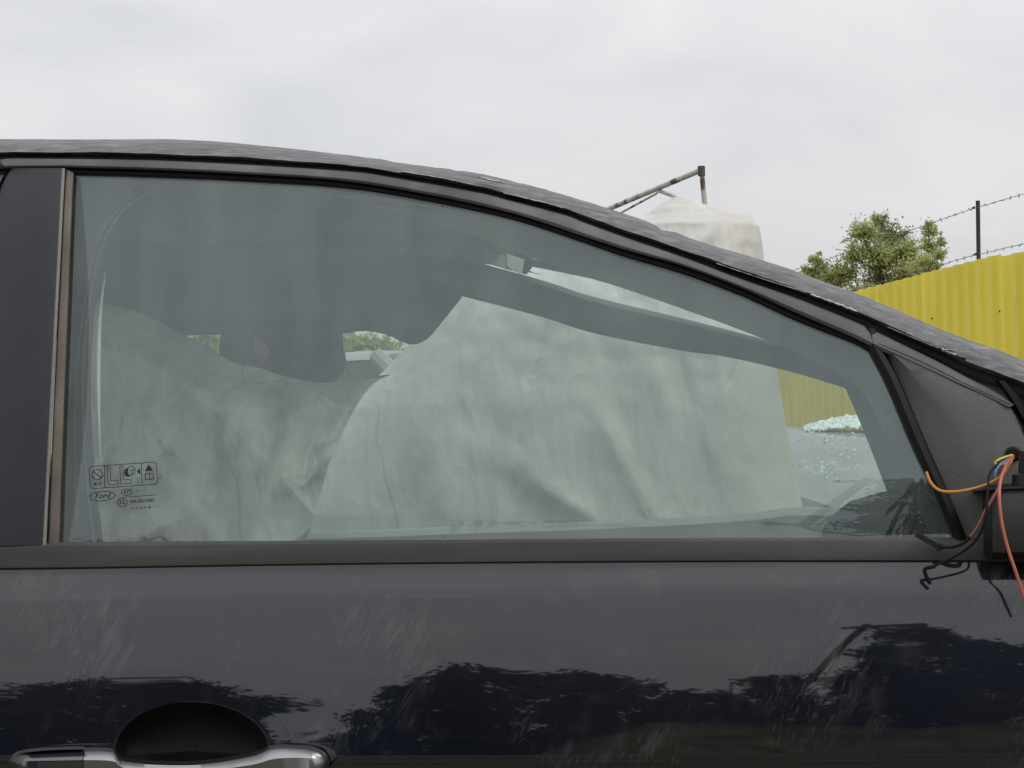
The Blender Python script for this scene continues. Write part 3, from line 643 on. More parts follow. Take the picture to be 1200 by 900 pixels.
# far door pillar with slots
band('door_pillar', [(278, 385), (272, 400), (271, 412), (276, 424), (288, 470), (300, 640)], [(402, 385), (401.5, 398), (403, 412), (405, 430), (392, 450), (335, 540), (300, 640)], M['roofl'], CAR, prof=((0, .0), (.1, .03), (.5, .045), (.9, .03), (1, .0)), back=.03, n=30, on=onF)
for i in range(3):
    band('pillar_slot', [(393 + i * 5, 409 + i * 2), (394 + i * 5.4, 425), (397 + i * 5.6, 447)], [(394.4 + i * 5, 409 + i * 2), (395.4 + i * 5.4, 425), (398.4 + i * 5.6, 447)], M['trim'], CAR, prof=((0, .045), (.5, .052), (1, .045)), back=-.03, n=10, on=onF)
# far rear door window, left of the door pillar
band('rear_window_glass', [(-200, 385), (-200, 420), (-200, 470), (-200, 650)], [(268, 385), (268, 400), (268, 420), (280, 650)], M['farglass'], CAR, prof=((0, -.004), (1, -.004)), back=.009, n=16, on=onF)
# rounded blocks: seats and head restraints
def pillow(c, d, tilt=0., yaw=0., nz=.0, p=3.2, seed=0):
    v = []; f = []; n1, n2 = 20, 28
    rot = Matrix.Rotation(tilt, 3, 'Y') @ Matrix.Rotation(yaw, 3, 'Z')
    def sg(a, e): return math.copysign(abs(a) ** e, a)
    for i in range(n1 + 1):
        th = -math.pi / 2 + math.pi * i / n1
        for k in range(n2):
            ph = 2 * math.pi * k / n2; e = 2 / p
            q = Vector((d[0] / 2 * sg(math.cos(th), e) * sg(math.cos(ph), e), d[1] / 2 * sg(math.cos(th), e) * sg(math.sin(ph), e), d[2] / 2 * sg(math.sin(th), e)))
            q *= 1 + nz * noise.noise(q * 9 + Vector((seed, 0, 0)))
            v.append(rot @ q + Vector(c))
    for i in range(n1):
        for k in range(n2): f.append((i * n2 + k, i * n2 + (k + 1) % n2, (i + 1) * n2 + (k + 1) % n2, (i + 1) * n2 + k))
    return v, f
def seat(yc):
    g = G(); g.add(*pillow((-1.02, yc, .80), (.17, .38, .62), R(-14), nz=.03)); s = g.obj('seat', M['fabric'], CAR)
    g = G(); g.add(*pillow((-.72, yc, .50), (.52, .40, .17), R(-6), nz=.03)); g.obj('seat_cushion', M['fabric'], s)
    return s
seat(2.66); s2 = seat(3.08)
hc = P(303, 412, 3.02)
g = G(); g.add(*pillow(hc, (.10, .26, .11), 0, p=2.6)); hr = g.obj('head_restraint', M['dashm'], s2)
pp = [P(x, y, 2.875) for x, y in ((296, 394), (307, 402), (314, 412), (305, 426), (299, 412))]
poly_slab(pp, (0, .01, 0)).obj('restraint_patch', M['patch'], s2, smooth=0)
# dashboard
def dash():
    prof = [(.02, .70), (.005, .90), (.03, .955), (.07, .985), (.12, .999), (.18, 1.006), (.34, 1.01), (.54, .98), (.62, .93), (.62, .70)]
    rings = []
    for y in (2.10, 2.16, 2.4, 2.7, 3.0, 3.22, 3.3):
        e = .02 if y in (2.10, 3.3) else 0
        rings.append([Vector((x + e, y, z - e)) for x, z in prof])
    G().loft(rings).obj('dashboard', M['dashm'], CAR)
dash()
# ------------------------------------------------------------------ dirty polythene lying over the near seat
def fold(p, k=1.):
    r1 = 1 - abs(noise.noise((p.x * 5 + p.z * 2.4, p.z * 2.2, 3.1))) * 2
    r2 = 1 - abs(noise.noise((p.x * 9 - p.z * 5, p.z * 6 + 2, 7.7))) * 2
    r3 = noise.noise((p.x * 24, p.z * 20, 1.3))
    return k * (.030 * r1 + .017 * r2 + .003 * r3)
def creases(px, py, tab):
    h = 0
    for (x0, y0, x1, y1, wd, am) in tab:
        dx, dy = x1 - x0, y1 - y0; L2 = dx * dx + dy * dy; t = ((px - x0) * dx + (py - y0) * dy) / L2
        tc = min(1, max(0, t)); ex, ey = px - x0 - tc * dx, py - y0 - tc * dy; d2 = ex * ex + ey * ey
        wd *= 1.25
        if d2 < 12 * wd * wd: h += am * .42 * (math.exp(-math.sqrt(d2) / wd) if abs(am) > .0125 and wd < 7.6 else math.exp(-d2 / (2 * wd * wd))) * (.35 + .65 * math.sin(math.pi * min(1, max(0, t * .9 + .05))))
    return h
CR_SHEET = [(175, 470, 212, 545, 7, .016), (215, 455, 262, 600, 9, -.014), (300, 470, 240, 545, 10, .014), (395, 525, 355, 570, 6, .018), (440, 455, 370, 520, 8, .015), (190, 430, 290, 500, 9, .012),
    (160, 520, 250, 630, 8, .013), (330, 455, 300, 620, 8, -.012), (150, 380, 165, 620, 8, .012), (250, 480, 400, 470, 7, .010)]
CR_BAG = [(641, 372, 618, 470, 3, -.03), (618, 470, 598, 590, 4, -.025), (695, 470, 745, 570, 7, .03), (745, 570, 800, 640, 8, .025), (560, 520, 640, 570, 12, .035), (640, 570, 700, 612, 8, .05), (790, 410, 805, 500, 8, -.03),
    (480, 470, 540, 640, 14, .03), (860, 400, 830, 600, 14, .03), (880, 430, 935, 600, 9, .03), (570, 380, 470, 560, 12, .03), (700, 390, 690, 500, 12, -.025), (850, 250, 780, 300, 10, .03), (765, 262, 830, 262, 5, .03), (520, 430, 640, 640, 16, -.03), (740, 400, 860, 560, 12, .02)]
def sheet():
    top = [(104, 350), (125, 356), (146, 361), (170, 368), (200, 384), (240, 405), (275, 425), (300, 430), (335, 441), (375, 448), (402, 446), (430, 442), (446, 440), (457, 440)]
    bot = [(100, 690), (125, 690), (150, 690), (175, 690), (200, 690), (225, 690), (250, 690), (270, 690), (290, 690), (305, 690), (318, 690), (330, 690), (340, 690), (345, 690)]
    NA = 230; A = cr(top, NA); B = cr(bot, NA); v = []; f = []; nv = 170
    for i, (a, b) in enumerate(zip(A, B)):
        u = i / (NA - 1)
        ring = []
        for j in range(-8, nv):
            if j < 0:
                p = P(a[0], a[1], 2.50); p += Vector((.016 * j * u, .010 * -j, -.0010 * j * j)); ring.append(p); continue
            t = j / (nv - 1)
            bx = a[0] + (b[0] - a[0]) * (t ** (.8 - .27 * u ** 4)); by = a[1] + (b[1] - a[1]) * t
            if u > .9: bx += (u - .9) * 10 * 7 * noise.noise((t * 4, 4, 0)) * t
            p = P(bx, by, 2.50); 
            y = 2.50 - .07 * min(1, t * 2.2) ** .6 + .10 * max(0, u - .78) - (fold(p) + 2.0 * creases(bx, by, CR_SHEET)) * min(1, t * 6)
            ring.append(P(bx, by, y))
        v += ring
    m_ = nv + 8
    for i in range(NA - 1):
        for j in range(m_ - 1): f.append((i * m_ + j, (i + 1) * m_ + j, (i + 1) * m_ + j + 1, i * m_ + j + 1))
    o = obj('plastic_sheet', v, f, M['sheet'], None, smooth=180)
    s = o.modifiers.new('thickness', 'SOLIDIFY'); s.thickness = .0015; s.offset = 1
    tag(o, 'dirty creased pale plastic sheet draped over the front seat inside the car', 'plastic sheet')
sheet()
# ------------------------------------------------------------------ tall white tarpaulin bundle behind the car
def bundle():
    Y = 4.35
    left = [(800, 228.5), (785, 233), (765, 245), (752, 256), (700, 272), (640, 296), (590, 320), (541, 348), (505, 378), (479, 408), (452, 437), (405, 480), (360, 540), (318, 600), (300, 680), (288, 800), (282, 900), (280, 1000)]
    right = [(803, 228.5), (812, 233), (828, 241), (856, 245.5), (880, 253), (890, 266), (893.5, 286), (897, 320), (903, 380), (911, 440), (920, 490), (930, 545), (942, 600), (953, 680), (962, 780), (968, 900), (970, 1000)]
    zl = [(P(x, y, Y).z, P(x, y, Y).x) for x, y in left]; zr = [(P(x, y, Y).z, P(x, y, Y).x) for x, y in right]
    def at(tab, z):
        for (z0, x0), (z1, x1) in zip(tab, tab[1:]):
            if z1 <= z <= z0: return x0 + (x1 - x0) * (z0 - z) / max(1e-6, z0 - z1)
        return tab[0][1] if z > tab[0][0] else tab[-1][1]
    top = min(zl[0][0], zr[0][0]); rings = []; N = 400; nz = 280
    for j in range(nz + 1):
        z = top - (top - .02) * (j / nz) ** 1.25
        a, b = at(zl, z), at(zr, z); c = (a + b) / 2; w = max(.004, (b - a) / 2); dep = .44 * math.tanh(w / .55) 
        ring = []
        for k in range(N):
            q = 2 * math.pi * k / N
            ex = math.copysign(abs(math.cos(q)) ** .92, math.cos(q)); ey = math.copysign(abs(math.sin(q)) ** .92, math.sin(q))
            x = c + w * ex; y = Y + dep * ey
            s = abs(math.sin(q)) ** .6
            P_ = Vector((x, y, z))
            fo = .013 * (1 - 2 * abs(noise.noise((x * 4.6 + z * 1.1, z * .5, 0)))) + .006 * (1 - 2 * abs(noise.noise((x * 8 - z * 3.5, z * 1.8, 5)))) + .0022 * noise.noise((x * 25, z * 12, 2))
            ramp = min(1, max(0, (z - top + .6) / .4)); fo += ramp * .012 * (1 - 2 * abs(noise.noise((x * 7 + z * 4, z * 8 - x * 3, 11)))) + ramp * .006 * noise.noise((x * 22, z * 22, 4))
            y -= fo * s * min(1, w * 6) * math.copysign(1, -ey if ey else 1) * -1
            if ey < 0:
                d3 = ROT.transposed() @ (Vector((x, y, z)) - EYE); y -= creases(600 - F * d3.x / d3.z, 450 + F * d3.y / d3.z, CR_BAG) * s * min(1, w * 6)
            ring.append(Vector((x, y, z + .004 * noise.noise((x * 14, y * 14, z * 8)))))
        rings.append(ring)
    g = G(); g.loft(rings)
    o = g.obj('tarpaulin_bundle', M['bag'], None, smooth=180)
    tag(o, 'tall white tarpaulin covered bundle standing behind the car, topping the roof line', 'tarpaulin bundle')
bundle()
# ------------------------------------------------------------------ grey car behind, nose to the right
def grey_car():
    th = -R(34)
    nose = Vector((math.cos(th), math.sin(th)))
    hood = P(990, 560, 5.55)                                         # middle of the bonnet
    base = Vector((hood.x, hood.y)) - nose * 1.12
    c = thing('parked_car', 'grey car behind the bundle with broken glass scattered on its bonnet', 'car', (base.x, base.y, 0), th)
    L = dict(local=True)
    def ring(x, hw, zlow, ztop, cr_=.05):
        pts = [(-hw * .92, zlow), (-hw, zlow + .14), (-hw, ztop - .20), (-hw * .97, ztop - .07), (-hw * .86, ztop - .015), (-hw * .4, ztop + cr_ * .7), (0, ztop + cr_)]
        pts += [(-y, z) for y, z in pts[-2::-1]]
        return [Vector((x, y, z)) for y, z in pts]
    st = [(-2.4, .62, .35, .86), (-2.3, .76, .28, 1.0), (-1.9, .83, .22, 1.04), (-.9, .86, .2, 1.03), (.1, .86, .2, 1.04), (.42, .86, .2, 1.06), (.55, .855, .2, 1.11), (1.0, .84, .2, 1.09), (1.4, .81, .22, 1.045), (1.75, .76, .25, .93), (1.98, .6, .32, .78)]
    # smooth stations
    dense = cr(st, 60)
    g = G(); g.loft([ring(*q) for q in dense]); g.obj('body', M['greycar'], c, smooth=40, **L)
    # greenhouse: pillars + roof, panes set between
    def gring(x, hb, hr, zb, zr): return [Vector((x, -hb, zb)), Vector((x, -hr, zr)), Vector((x, -hr * .6, zr + .025)), Vector((x, 0, zr + .035)), Vector((x, hr * .6, zr + .025)), Vector((x, hr, zr)), Vector((x, hb, zb))]
    D_, U_ = -.36, .05
    g = G(); g.loft([gring(x + D_, hb, hr, z0 + U_, z1 + U_) for x, hb, hr, z0, z1 in ((.02, .60, .56, 1.36, 1.375), (-.3, .60, .58, 1.37, 1.39), (-.9, .60, .58, 1.365, 1.385), (-1.35, .58, .54, 1.32, 1.335))]); g.obj('roof', M['greycar'], c, smooth=50, **L)
    for s in (-1, 1):
        for (x0, x1) in ((.78, .03), (-.42, -.42), (-1.75, -1.32)):
            g = G(); g.tube([(x0 + D_, s * .76, .99 + U_), ((x0 + x1) / 2 + D_, s * .70, 1.19 + U_), (x1 + D_, s * .58, 1.37 + U_)], .028, 8); g.obj('roof_pillar', M['greycar'], c, **L)
        for (q0, q1, r0, r1) in ((.70, -.39, .02, -.41), (-.45, -1.68, -.44, -1.30)):
            poly_slab([(q0 + D_, s * .765, .985 + U_), (q1 + D_, s * .765, .985 + U_), (r1 + D_, s * .60, 1.355 + U_), (r0 + D_, s * .60, 1.355 + U_)], (0, .006, .002)).obj('side_window', M['darkglass'], c, smooth=0, **L)
        wheel(c, (1.2, s * .78, .31), .31, .19, True); wheel(c, (-1.6, s * .78, .31), .31, .19, True)
        G().add(*pillow((1.88, s * .52, .74), (.16, .24, .12), p=2.6)).obj('headlight', M['alloy'], c, **L)
    poly_slab([(-1.72 + D_, -.66, 1.0 + U_), (-1.72 + D_, .66, 1.0 + U_), (-1.36 + D_, .5, 1.33 + U_), (-1.36 + D_, -.5, 1.33 + U_)], (-.005, 0, .005)).obj('rear_window', M['darkglass'], c, smooth=0, **L)
    return c, base, th
GC, gbase, gth = grey_car()
# broken glass on the bonnet: a crumpled sheet and loose crumbs
def bonnet_point(lx, ly):
    st = [(.5, 1.158), (1.0, 1.142), (1.4, 1.097), (1.75, .985), (1.95, .85)]
    for (a, za), (b, zb) in zip(st, st[1:]):
        if a <= lx <= b: z = za + (zb - za) * (lx - a) / (b - a); break
    else: z = 1.12
    z -= .05 * (abs(ly) / .74) ** 2 
    return Vector((gbase.x + lx * math.cos(gth) - ly * math.sin(gth), gbase.y + lx * math.sin(gth) + ly * math.cos(gth), z))
def ray_hit(px, py):
    """where a sight line meets the bonnet"""
    d = ray(px, py); best = None
    for k in range(220):
        y = 4.6 + k * .01; p = EYE + d * (y / d.y)
        q = p - Vector((gbase.x, gbase.y, 0)); lx = q.x * math.cos(gth) + q.y * math.sin(gth); ly = -q.x * math.sin(gth) + q.y * math.cos(gth)
        if .5 < lx < 1.95 and abs(ly) < .75 and p.z <= bonnet_point(lx, ly).z: return bonnet_point(lx, ly)
    return None
def crumpled():
    ctr = max((q for q in (ray_hit(1003, k) for k in range(500, 540, 2)) if q), key=lambda q: q.y) + Vector((0, -.22, .0)); v = []; f = []; n1, n2 = 44, 26
    for i in range(n1):
        for j in range(n2):
            u = i / (n1 - 1) * 2 - 1; w = j / (n2 - 1) * 2 - 1
            h = .05 * max(0, 1 - abs(u - .0) ** 1.4) * (1 - .6 * abs(w)) + .012 * noise.noise((u * 7, w * 7, 0)) + .008 * noise.noise((u * 17, w * 17, 3))
            x_, y_ = ctr.x + u * .16 + .01 * noise.noise((u * 5, w * 5, 8)), ctr.y + w * .13
            lx = (x_ - gbase.x) * math.cos(gth) + (y_ - gbase.y) * math.sin(gth); ly = -(x_ - gbase.x) * math.sin(gth) + (y_ - gbase.y) * math.cos(gth)
            v.append((x_, y_, bonnet_point(lx, ly).z + max(-.015, h)))
    for i in range(n1 - 1):
        for j in range(n2 - 1): f.append((i * n2 + j, (i + 1) * n2 + j, (i + 1) * n2 + j + 1, i * n2 + j + 1))
    o = obj('broken_windscreen', v, f, M['crumb'], None, smooth=0)
    s = o.modifiers.new('thickness', 'SOLIDIFY'); s.thickness = .005
    tag(o, 'heap of crumpled shattered windscreen glass on the grey car bonnet', 'broken glass')
crumpled()
g = G(); rc = random.Random(5)
def crumb(p, s):
    v = [p + Vector((rc.uniform(-1, 1), rc.uniform(-1, 1), rc.uniform(.0, 1.4))) * s for _ in range(4)]
    g.add(v, [(0, 1, 2), (0, 3, 1), (1, 3, 2), (0, 2, 3)])
for (cx, cy, sx, sy, n_) in ((962, 552, 26, 10, 110), (960, 515, 24, 9, 40), (1000, 508, 22, 5, 60), (990, 530, 25, 14, 40), (960, 577, 20, 10, 20), (1020, 520, 8, 8, 25)):
    for _ in range(n_):
        p = ray_hit(rc.gauss(cx, sx * .6), rc.gauss(cy, sy * .7))
        if p: crumb(p, rc.uniform(.003, .0075))
o = g.obj('glass_crumbs', M['crumb'], None, smooth=0, kind='stuff'); tag(o, 'loose crumbs of broken glass scattered over the grey bonnet', 'broken glass')
# ------------------------------------------------------------------ yellow corrugated fence with barbed wire
def fence():
    H = 1.12
    def top(px, py):
        d = ray(px, py); return EYE + d * (H / d.z)
    a = top(1200, 293.5); b = top(1010, 340.5); u = (b - a); u.z = 0; u.normalize(); nrm = Vector((u.y, -u.x, 0))
    if nrm.dot(EYE - a) < 0: nrm = -nrm
    zt = ZC + H
    root = thing('fence', 'yellow corrugated metal fence topped with two barbed wires on steel posts', 'fence', (a.x, a.y, 0), math.atan2(u.y, u.x))
    pitch, wdt = .165, 1.155; prof = []
    for i in range(int(wdt / pitch)):
        x = i * pitch; prof += [(x, 0), (x + .075, 0), (x + .095, .022), (x + .145, .022)]
    prof.append((wdt, 0))
    sgn = 1 if (Vector((-u.y, u.x, 0)).dot(nrm) > 0) else -1
    me = None
    v = []; f = []; zs = [.06, .6, 1.2, 1.8, zt]
    for z in zs:
        for x, y in prof: v.append((x, sgn * y + .002 * math.sin(z * 4 + x * 3), z))
    n = len(prof)
    for j in range(len(zs) - 1):
        for i in range(n - 1): f.append((j * n + i, j * n + i + 1, (j + 1) * n + i + 1, (j + 1) * n + i))
    k = len(v); v += [(q[0], q[1] - sgn * .0015, q[2]) for q in v]; f += [tuple(q + k for q in reversed(p)) for p in f]
    top_f = [((len(zs) - 1) * n + i, (len(zs) - 1) * n + i + 1, (len(zs) - 1) * n + i + 1 + k, (len(zs) - 1) * n + i + k) for i in range(n - 1)]
    me = bpy.data.meshes.new('fence_sheet'); me.from_pydata(v, [], f + top_f); me.materials.append(M['yellow'])
    rf = random.Random(3)
    for i in range(-5, 22):
        o = bpy.data.objects.new('fence_sheet', me); COL.objects.link(o); o.parent = root
        o.location = (i * (wdt - .02) + .3, -.0025 * (i % 2) * sgn, rf.uniform(-.012, .012)); o.rotation_euler.y = rf.uniform(-.002, .002)
    for i in range(-4, 12):
        g = G()
        for z in (.5, 1.9):
            for k in range(0, 7, 2):
                c_ = Vector((i * (wdt - .02) + .3 + k * pitch + .0375, sgn * .001, z)); c_.z += rf.uniform(-.03, .03)
                if rf.random() < .35: g.tube([c_, c_ + Vector((0, sgn * .005, 0))], .007, 6)
        g.obj('screw_heads', M['bark'], root, local=True, kind='stuff')
    # rails and posts behind the sheets
    for z in (.5, 1.9): G().box((9, -sgn * .035, z), (34, .04, .04)).obj('fence_rail', M['steel'], root, local=True, smooth=0)
    # post whose tip stands at 1146 px
    pp = Vector(top(1131, 308)); s0 = (pp - Vector((a.x, a.y, zt))).dot(u)
    posts = [s0 + 10.5 * i for i in range(-1, 3)]
    zw1, zw2 = zt + .345, zt + .05
    for i, s in enumerate(posts):
        g = G(); lean = -.02
        g.tube([(s, -sgn * .03, 0), (s, -sgn * .03, zt), (s + lean, -sgn * .03, zt + .39)], .0135, 10)
        p = g.obj('fence_post', M['steel'], root, local=True)
        for zw in (zw1, zw2):
            G().tube([(s - .012, -sgn * .03 + .02, zw), (s, -sgn * .03 + .03 * sgn, zw), (s + .03, -sgn * .03, zw + .012)], .006, 6).obj('wire_tie', M['steel'], p, local=True)
    for zw in (zw1, zw2):
        g = G(); line = G(); rb = random.Random(int(zw * 100))
        for s1, s2 in zip(posts, posts[1:]):
            pts = []
            for k2 in range(25):
                t = k2 / 24; pts.append((s1 + (s2 - s1) * t, -sgn * .012, zw - .05 * math.sin(math.pi * t) + .004 * rb.uniform(-1, 1)))
            line.tube(pts, .002, 5, caps=False)
            nb = int((s2 - s1) / .11)
            for k2 in range(nb):
                t = (k2 + .5) / nb; x = s1 + (s2 - s1) * t; z = zw - .05 * math.sin(math.pi * t)
                for _ in range(2):
                    d = Vector((rb.uniform(-.6, .6), rb.uniform(-1, 1), rb.uniform(-1, 1))).normalized() * .015
                    q = Vector((x, -sgn * .012, z)); g.tube([q - d, q + d], .0016, 4)
        w_ = line.obj('barbed_wire', M['wire'], root, local=True); g.obj('barb', M['wire'], w_, local=True, kind='stuff')
fence()
# ------------------------------------------------------------------ pipe frame behind the car
def pipe_frame():
    D = 9.0
    top = P(822, 199, D); foot = P(826.5, 246, D)
    d2 = ray(714, 244.5); far = EYE + d2 * ((top.z - ZC) / d2.z)                   # the rail runs level, away from us
    dv = (far - top).normalized(); end = top + dv * ((far - top).length + 2.2)
    root = thing('pipe_frame', 'rusty white pipe frame with corner post rising above the car roof', 'frame', (top.x, top.y, 0))
    ax = (foot - top).normalized()
    r_ = .0125
    G().tube([top + Vector((0, 0, .0)), top + ax * 0.3, top + ax * ((top.z) / -ax.z)], r_ * 1.05, 10).obj('post', M['pipe'], root)
    G().tube([end, end + Vector((0, 0, -end.z))], r_ * 1.05, 10).obj('post', M['pipe'], root)
    G().tube([top - dv * .01, top.lerp(end, .5), end + dv * .02], r_ * 1.15, 10).obj('rail', M['pipe'], root)
    q = top + dv * ((far - top).length * .47)
    G().tube([q, P(789, 229.5, q.y - .2), P(826, 262, D + .05)], r_ * .85, 8).obj('brace', M['pipe'], root)
    a = top + dv * ((far - top).length * .45) + Vector((0, 0, -.025)); b = end + Vector((0, 0, -.16))
    G().tube([a, a.lerp(b, .4) + Vector((0, 0, -.0)), b], r_ * .5, 8).obj('lower_rail', M['pipe'], root)
    G().tube([top + Vector((0, 0, -.03)), top + Vector((0, 0, .018))], .019, 10).obj('corner_joint', M['bark'], root)
pipe_frame()
# ------------------------------------------------------------------ trees and shrubs
def leaf(g, p, s, r_):
    a = Vector((r_.gauss(0, 1), r_.gauss(0, 1), r_.gauss(0, 1))).normalized(); b = a.cross(Vector((r_.gauss(0, 1), r_.gauss(0, 1), r_.gauss(0, 1)))).normalized()
    a *= s * r_.uniform(.6, 1.2); b *= s * r_.uniform(.3, .6)
    k = len(g.v); g.v += [p - a, p + b, p + a, p - b]; g.f.append((k, k + 1, k + 2, k + 3))
def tree(name, label, cat, base, clumps, nleaf, size, lm, seed, trunk_r=.08, group=None, fill=.5, twigs=6, tight=1.):
    r_ = random.Random(seed)
    root = thing(name, label, cat, base, group=group)
    b = Vector(base); cen = sum((Vector(c[:3]) for c in clumps), Vector()) / len(clumps)
    topc = max(clumps, key=lambda c: c[2]); tp = Vector(topc[:3])
    g = G(); spine = []
    for i in range(7):
        t = i / 6; p = b.lerp(Vector((cen.x * .5 + tp.x * .5, cen.y, tp.z)), t); p += Vector((noise.noise((t * 3, seed, 0)), noise.noise((t * 3, seed, 5)), 0)) * .12 * t; spine.append(p)
    g.tube(spine, [trunk_r * (1 - .85 * i / 6) for i in range(7)], 8)
    h = G(); weights = [c[3] ** 2 for c in clumps]; tw = sum(weights)
    for ci, c in enumerate(clumps):
        ctr = Vector(c[:3]); rad = c[3]; j = min(5, max(1, int(6 * (ctr.z - b.z - rad * .8) / max(.1, tp.z - b.z)))); s = spine[j]
        g.tube([s, s.lerp(ctr, .5) + Vector((0, 0, -.05 * rad)), ctr], [trunk_r * .35, trunk_r * .22, trunk_r * .1], 5)
        nl = int(nleaf * weights[ci] / tw); tips = []
        for k in range(twigs):
            d = Vector((r_.gauss(0, 1), r_.gauss(0, 1), r_.gauss(.2, .8))).normalized(); e = ctr + d * rad * r_.uniform(.6, 1.05) * (.5 + .5 * tight); tips.append(e)
            g.tube([ctr, ctr.lerp(e, .5) + Vector((0, 0, .04 * rad)), e], [trunk_r * .1, trunk_r * .06, trunk_r * .03], 4, caps=False)
        for k in range(nl):
            if r_.random() < fill: p = ctr.lerp(r_.choice(tips), r_.random() ** .6) + Vector((r_.gauss(0, 1), r_.gauss(0, 1), r_.gauss(0, 1))) * rad * .13 * tight
            else: p = ctr + Vector((r_.gauss(0, 1), r_.gauss(0, 1), r_.gauss(0, .9))) * rad * .42 * tight
            leaf(h, p, size, r_)
    g.obj('trunk', M['bark'], root); h.obj('crown', lm, root, smooth=0)
    return root
def clumps_px(lst, Y, seed, squash=.8):
    r_ = random.Random(seed); res = []
    for (px, py, rp) in lst:
        p = P(px, py, Y + r_.uniform(-.4, .4)); res.append((p.x, p.y, p.z, rp * Y / F))
    return res
YT = 24.
c1 = clumps_px([(1010, 275, 22), (1030, 262, 16), (1048, 280, 22), (1025, 300, 26), (1000, 300, 20), (1055, 305, 24), (990, 325, 24), (1030, 330, 28), (1065, 325, 24), (1010, 345, 22), (1045, 345, 20), (1066, 292, 15), (1072, 310, 17), (1080, 325, 16), (1095, 325, 14), (970, 330, 16), (1058, 330, 18)], YT, 1)
p0 = P(1025, 520, YT); tree('birch_tree', 'broad light green birch tree rising behind the yellow fence', 'tree', (p0.x, p0.y, 0), c1, 15000, .027, M['leafA'], 11, .09, 'trees behind the fence', fill=.85, twigs=26)
c2 = clumps_px([(1090, 272, 13), (1088, 290, 15), (1100, 300, 12), (1082, 310, 16), (1103, 285, 8), (1095, 316, 14), (1080, 330, 14), (1088, 262, 7)], YT - 1.5, 2)
p0 = P(1092, 520, YT - 1.5); tree('birch_tree', 'narrow feathery young tree at the right of the birch, under the barbed wire', 'tree', (p0.x, p0.y, 0), c2, 2800, .026, M['leafA'], 12, .03, 'trees behind the fence', fill=.75, twigs=12)
c3 = clumps_px([(955, 305, 10), (962, 318, 13), (946, 317, 9), (968, 330, 14), (952, 330, 12)], YT + 3, 3)
p0 = P(958, 520, YT + 3); tree('birch_tree', 'small light green treetop left of the birch, just over the car pillar', 'tree', (p0.x, p0.y, 0), c3, 2600, .03, M['leafA'], 13, .035, 'trees behind the fence', fill=.7, twigs=10)
YB = 17.
for k, (lst, lab) in enumerate((([(405, 410, 22), (425, 412, 22), (446, 414, 22), (420, 432, 26), (445, 436, 26), (400, 436, 24), (466, 420, 16)], 'light green bush seen through the car between door pillar and bundle'),
                 ([(240, 402, 20), (262, 408, 22), (225, 410, 20), (250, 430, 26), (275, 430, 24)], 'light green bush seen through the car left of the far door pillar'))):
    cc = clumps_px(lst, YB, 20 + k); p0 = P(lst[1][0], 620, YB)
    tree('bush', lab, 'bush', (p0.x, p0.y, 0), cc, 4200, .05, M['leafC'], 30 + k, .06, 'bushes beyond the cars', fill=.5, twigs=10)
def bank():
    v = []; f = []; nx, ny = 90, 24
    for i in range(nx + 1):
        x = -2.6 + 16 * i / nx
        for j in range(ny + 1):
            t = j / ny; y = -6.6 - 3.1 * t; w = min(1, max(0, (x + 2.6) / 2.2)); w = w * w * (3 - 2 * w)
            v.append((x, y, -.05 + w * (1.75 * t * t * (3 - 2 * t)) + .10 * noise.noise((x * 1.3, y * 1.3, 0)) * t + .05 * noise.noise((x * 5, y * 5, 2)) * t))
    for i in range(nx):
        for j in range(ny): f.append((i * (ny + 1) + j, i * (ny + 1) + j + 1, (i + 1) * (ny + 1) + j + 1, (i + 1) * (ny + 1) + j))
    obj('grass_bank', v, f, M['bank'], kind='structure')
bank()
# trees behind the camera, mirrored in the glass and the paint
def round_tree(x, y, h, w, seed, label, n=2400, group='trees mirrored in the car', low=.25, size=.085):
    r_ = random.Random(seed); cl = []
    for i in range(14):
        t = r_.random(); z = h * (low + (1 - low) * t) * .95; rad = w * (.20 + .14 * r_.random())
        a = r_.uniform(0, 6.28); q = w * .42 * math.sin(math.pi * (.15 + .8 * t)) * math.sqrt(r_.random()) * 1.1
        cl.append((x + q * math.cos(a), y + q * math.sin(a), z - rad * .4, rad))
    cl.append((x, y, h - w * .16, w * .18))
    tree('tree', label, 'tree', (x, y, 0), cl, n, size, M['leafB'], seed, .12, group, fill=.45, twigs=7)

def bush_at(lst, seed, name, label, cat, n, base=None, size=.075, group=None):
    n = int(n * 3.2)
    lst = [(x, -10 + random.Random(seed + i).uniform(-.5, .5), z - r_ * .9, r_) for i, (x, z, r_) in enumerate(lst)]
    cx = sum(q[0] for q in lst) / len(lst)
    tree(name, label, cat, (cx, -10, 0), lst, n, size, M['leafB'], seed, .07, group, fill=.25, twigs=8, tight=.8)
    return cx
def fill_to(x0, x1, tops, r_=.45):
    '''clumps under a skyline of (x, height) points'''
    res = []; x = x0; rr = random.Random(int(x0 * 10))
    while x <= x1:
        h = tops[-1][1]
        for (a, ha), (b, hb) in zip(tops, tops[1:]):
            if a <= x <= b: h = ha + (hb - ha) * (x - a) / (b - a)
        z = h
        while z > .5: res.append((x + rr.uniform(-.1, .1), z, r_ * rr.uniform(.8, 1.1))); z -= r_ * .95
        x += r_ * .9
    return res
gr = 'shrubs and trees mirrored in the car side'
bush_at(fill_to(-9.0, -6.4, [(-9, 2.5), (-7.5, 3.1), (-6.4, 3.0)]), 51, 'bush', 'dark bush mirrored at the far left of the door paint', 'bush', 5200, group=gr)
bush_at(fill_to(-6.2, -4.4, [(-6.2, 3.1), (-5.8, 3.4), (-5.1, 3.1), (-4.4, 2.5)]), 52, 'bush', 'dark bush mirrored in the door paint above the handle', 'bush', 5200, group=gr)
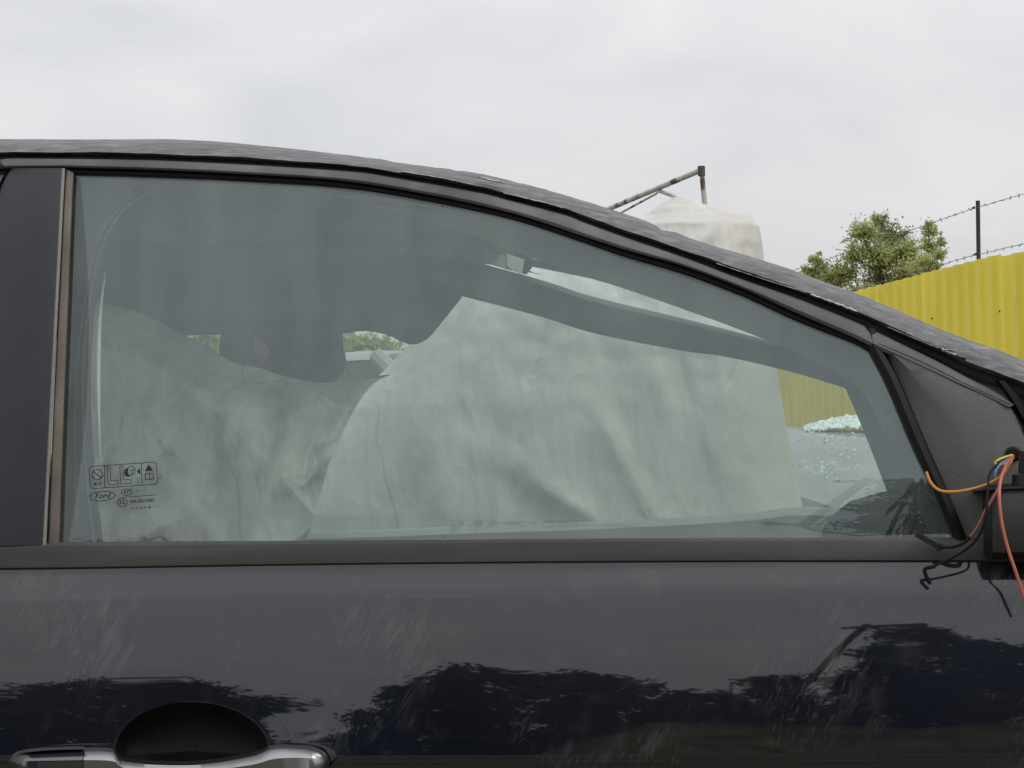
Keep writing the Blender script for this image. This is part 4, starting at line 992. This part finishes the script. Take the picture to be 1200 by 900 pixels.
bush_at(fill_to(-3.6, -1.0, [(-3.6, 1.6), (-3.1, 2.4), (-2.7, 3.35), (-2.0, 3.5), (-1.0, 3.4)]), 53, 'bush', 'broad dark bush mirrored in the middle of the door', 'bush', 7800, group=gr)
bush_at(fill_to(-.9, .9, [(-.9, 3.2), (-.2, 2.75), (.2, 2.8), (.5, 3.4), (.9, 2.7)], .38), 54, 'bush', 'low dark bush with one peak mirrored at the foot of the leaning pole', 'bush', 5200, group=gr)
bush_at(fill_to(1.3, 3.6, [(1.25, 3.2), (1.5, 4.1), (1.8, 4.65), (2.2, 4.55), (3.0, 4.2), (3.6, 4.1)]), 55, 'tree', 'dark bushy tree mirrored in the front corner of the window glass', 'tree', 8200, group=gr)
for i, (x, y, h, w) in enumerate(((-14, -13, 4.0, 3.4), (-11, -12, 3.2, 3.0), (5.6, -11.5, 4.6, 3.2), (8.8, -12.5, 4.4, 3.4))):
    round_tree(x, y, h, w, 70 + i, ['dark tree far left behind the camera', 'lower dark tree behind the camera, left', 'dark tree behind the camera, right', 'farthest right dark tree behind the camera'][i], group=gr)
def pole():
    a = Vector((-.55, -9.5, 0)); tip = Vector((1.42, -9.7, 4.55)); dv = (tip - a).normalized()
    root = thing('utility_pole', 'leaning wooden utility pole with crossarm and stays, mirrored in the window corner', 'utility pole', a)
    G().tube([a, a.lerp(tip, .5), tip], [.085, .075, .062], 10).obj('pole', M['wood'], root)
    c = a.lerp(tip, .975)
    G().box(c + Vector((.08, .10, 0)), (.75, .06, .07)).obj('crossarm', M['wood'], root, smooth=0)
    c2 = a.lerp(tip, .80)
    G().tube([c2, c2 + Vector((.55, .05, -.28)), c2 + Vector((1.2, .1, -.75))], .04, 8).obj('stay', M['wood'], root)
    G().tube([c + Vector((.1, .1, 0)), c + Vector((.32, .1, -.5))], .035, 8).obj('brace', M['wood'], root)
    pts = [(tip.x - .05, tip.y, tip.z), (.9, -9.6, 3.0), (.55, -9.55, 2.35)]
    G().tube(cr(pts, 20), .012, 6).obj('cable', M['seal'], root)
    for k in range(2):
        G().tube(cr([(tip.x + .1 + k * .2, tip.y + .1, tip.z - .05), (2.2 + k * .2, -9.8, 3.5 + .2 * k), (3.6, -10, 3.9 + .3 * k)], 20), .014, 6).obj('cable', M['seal'], root)
pole()
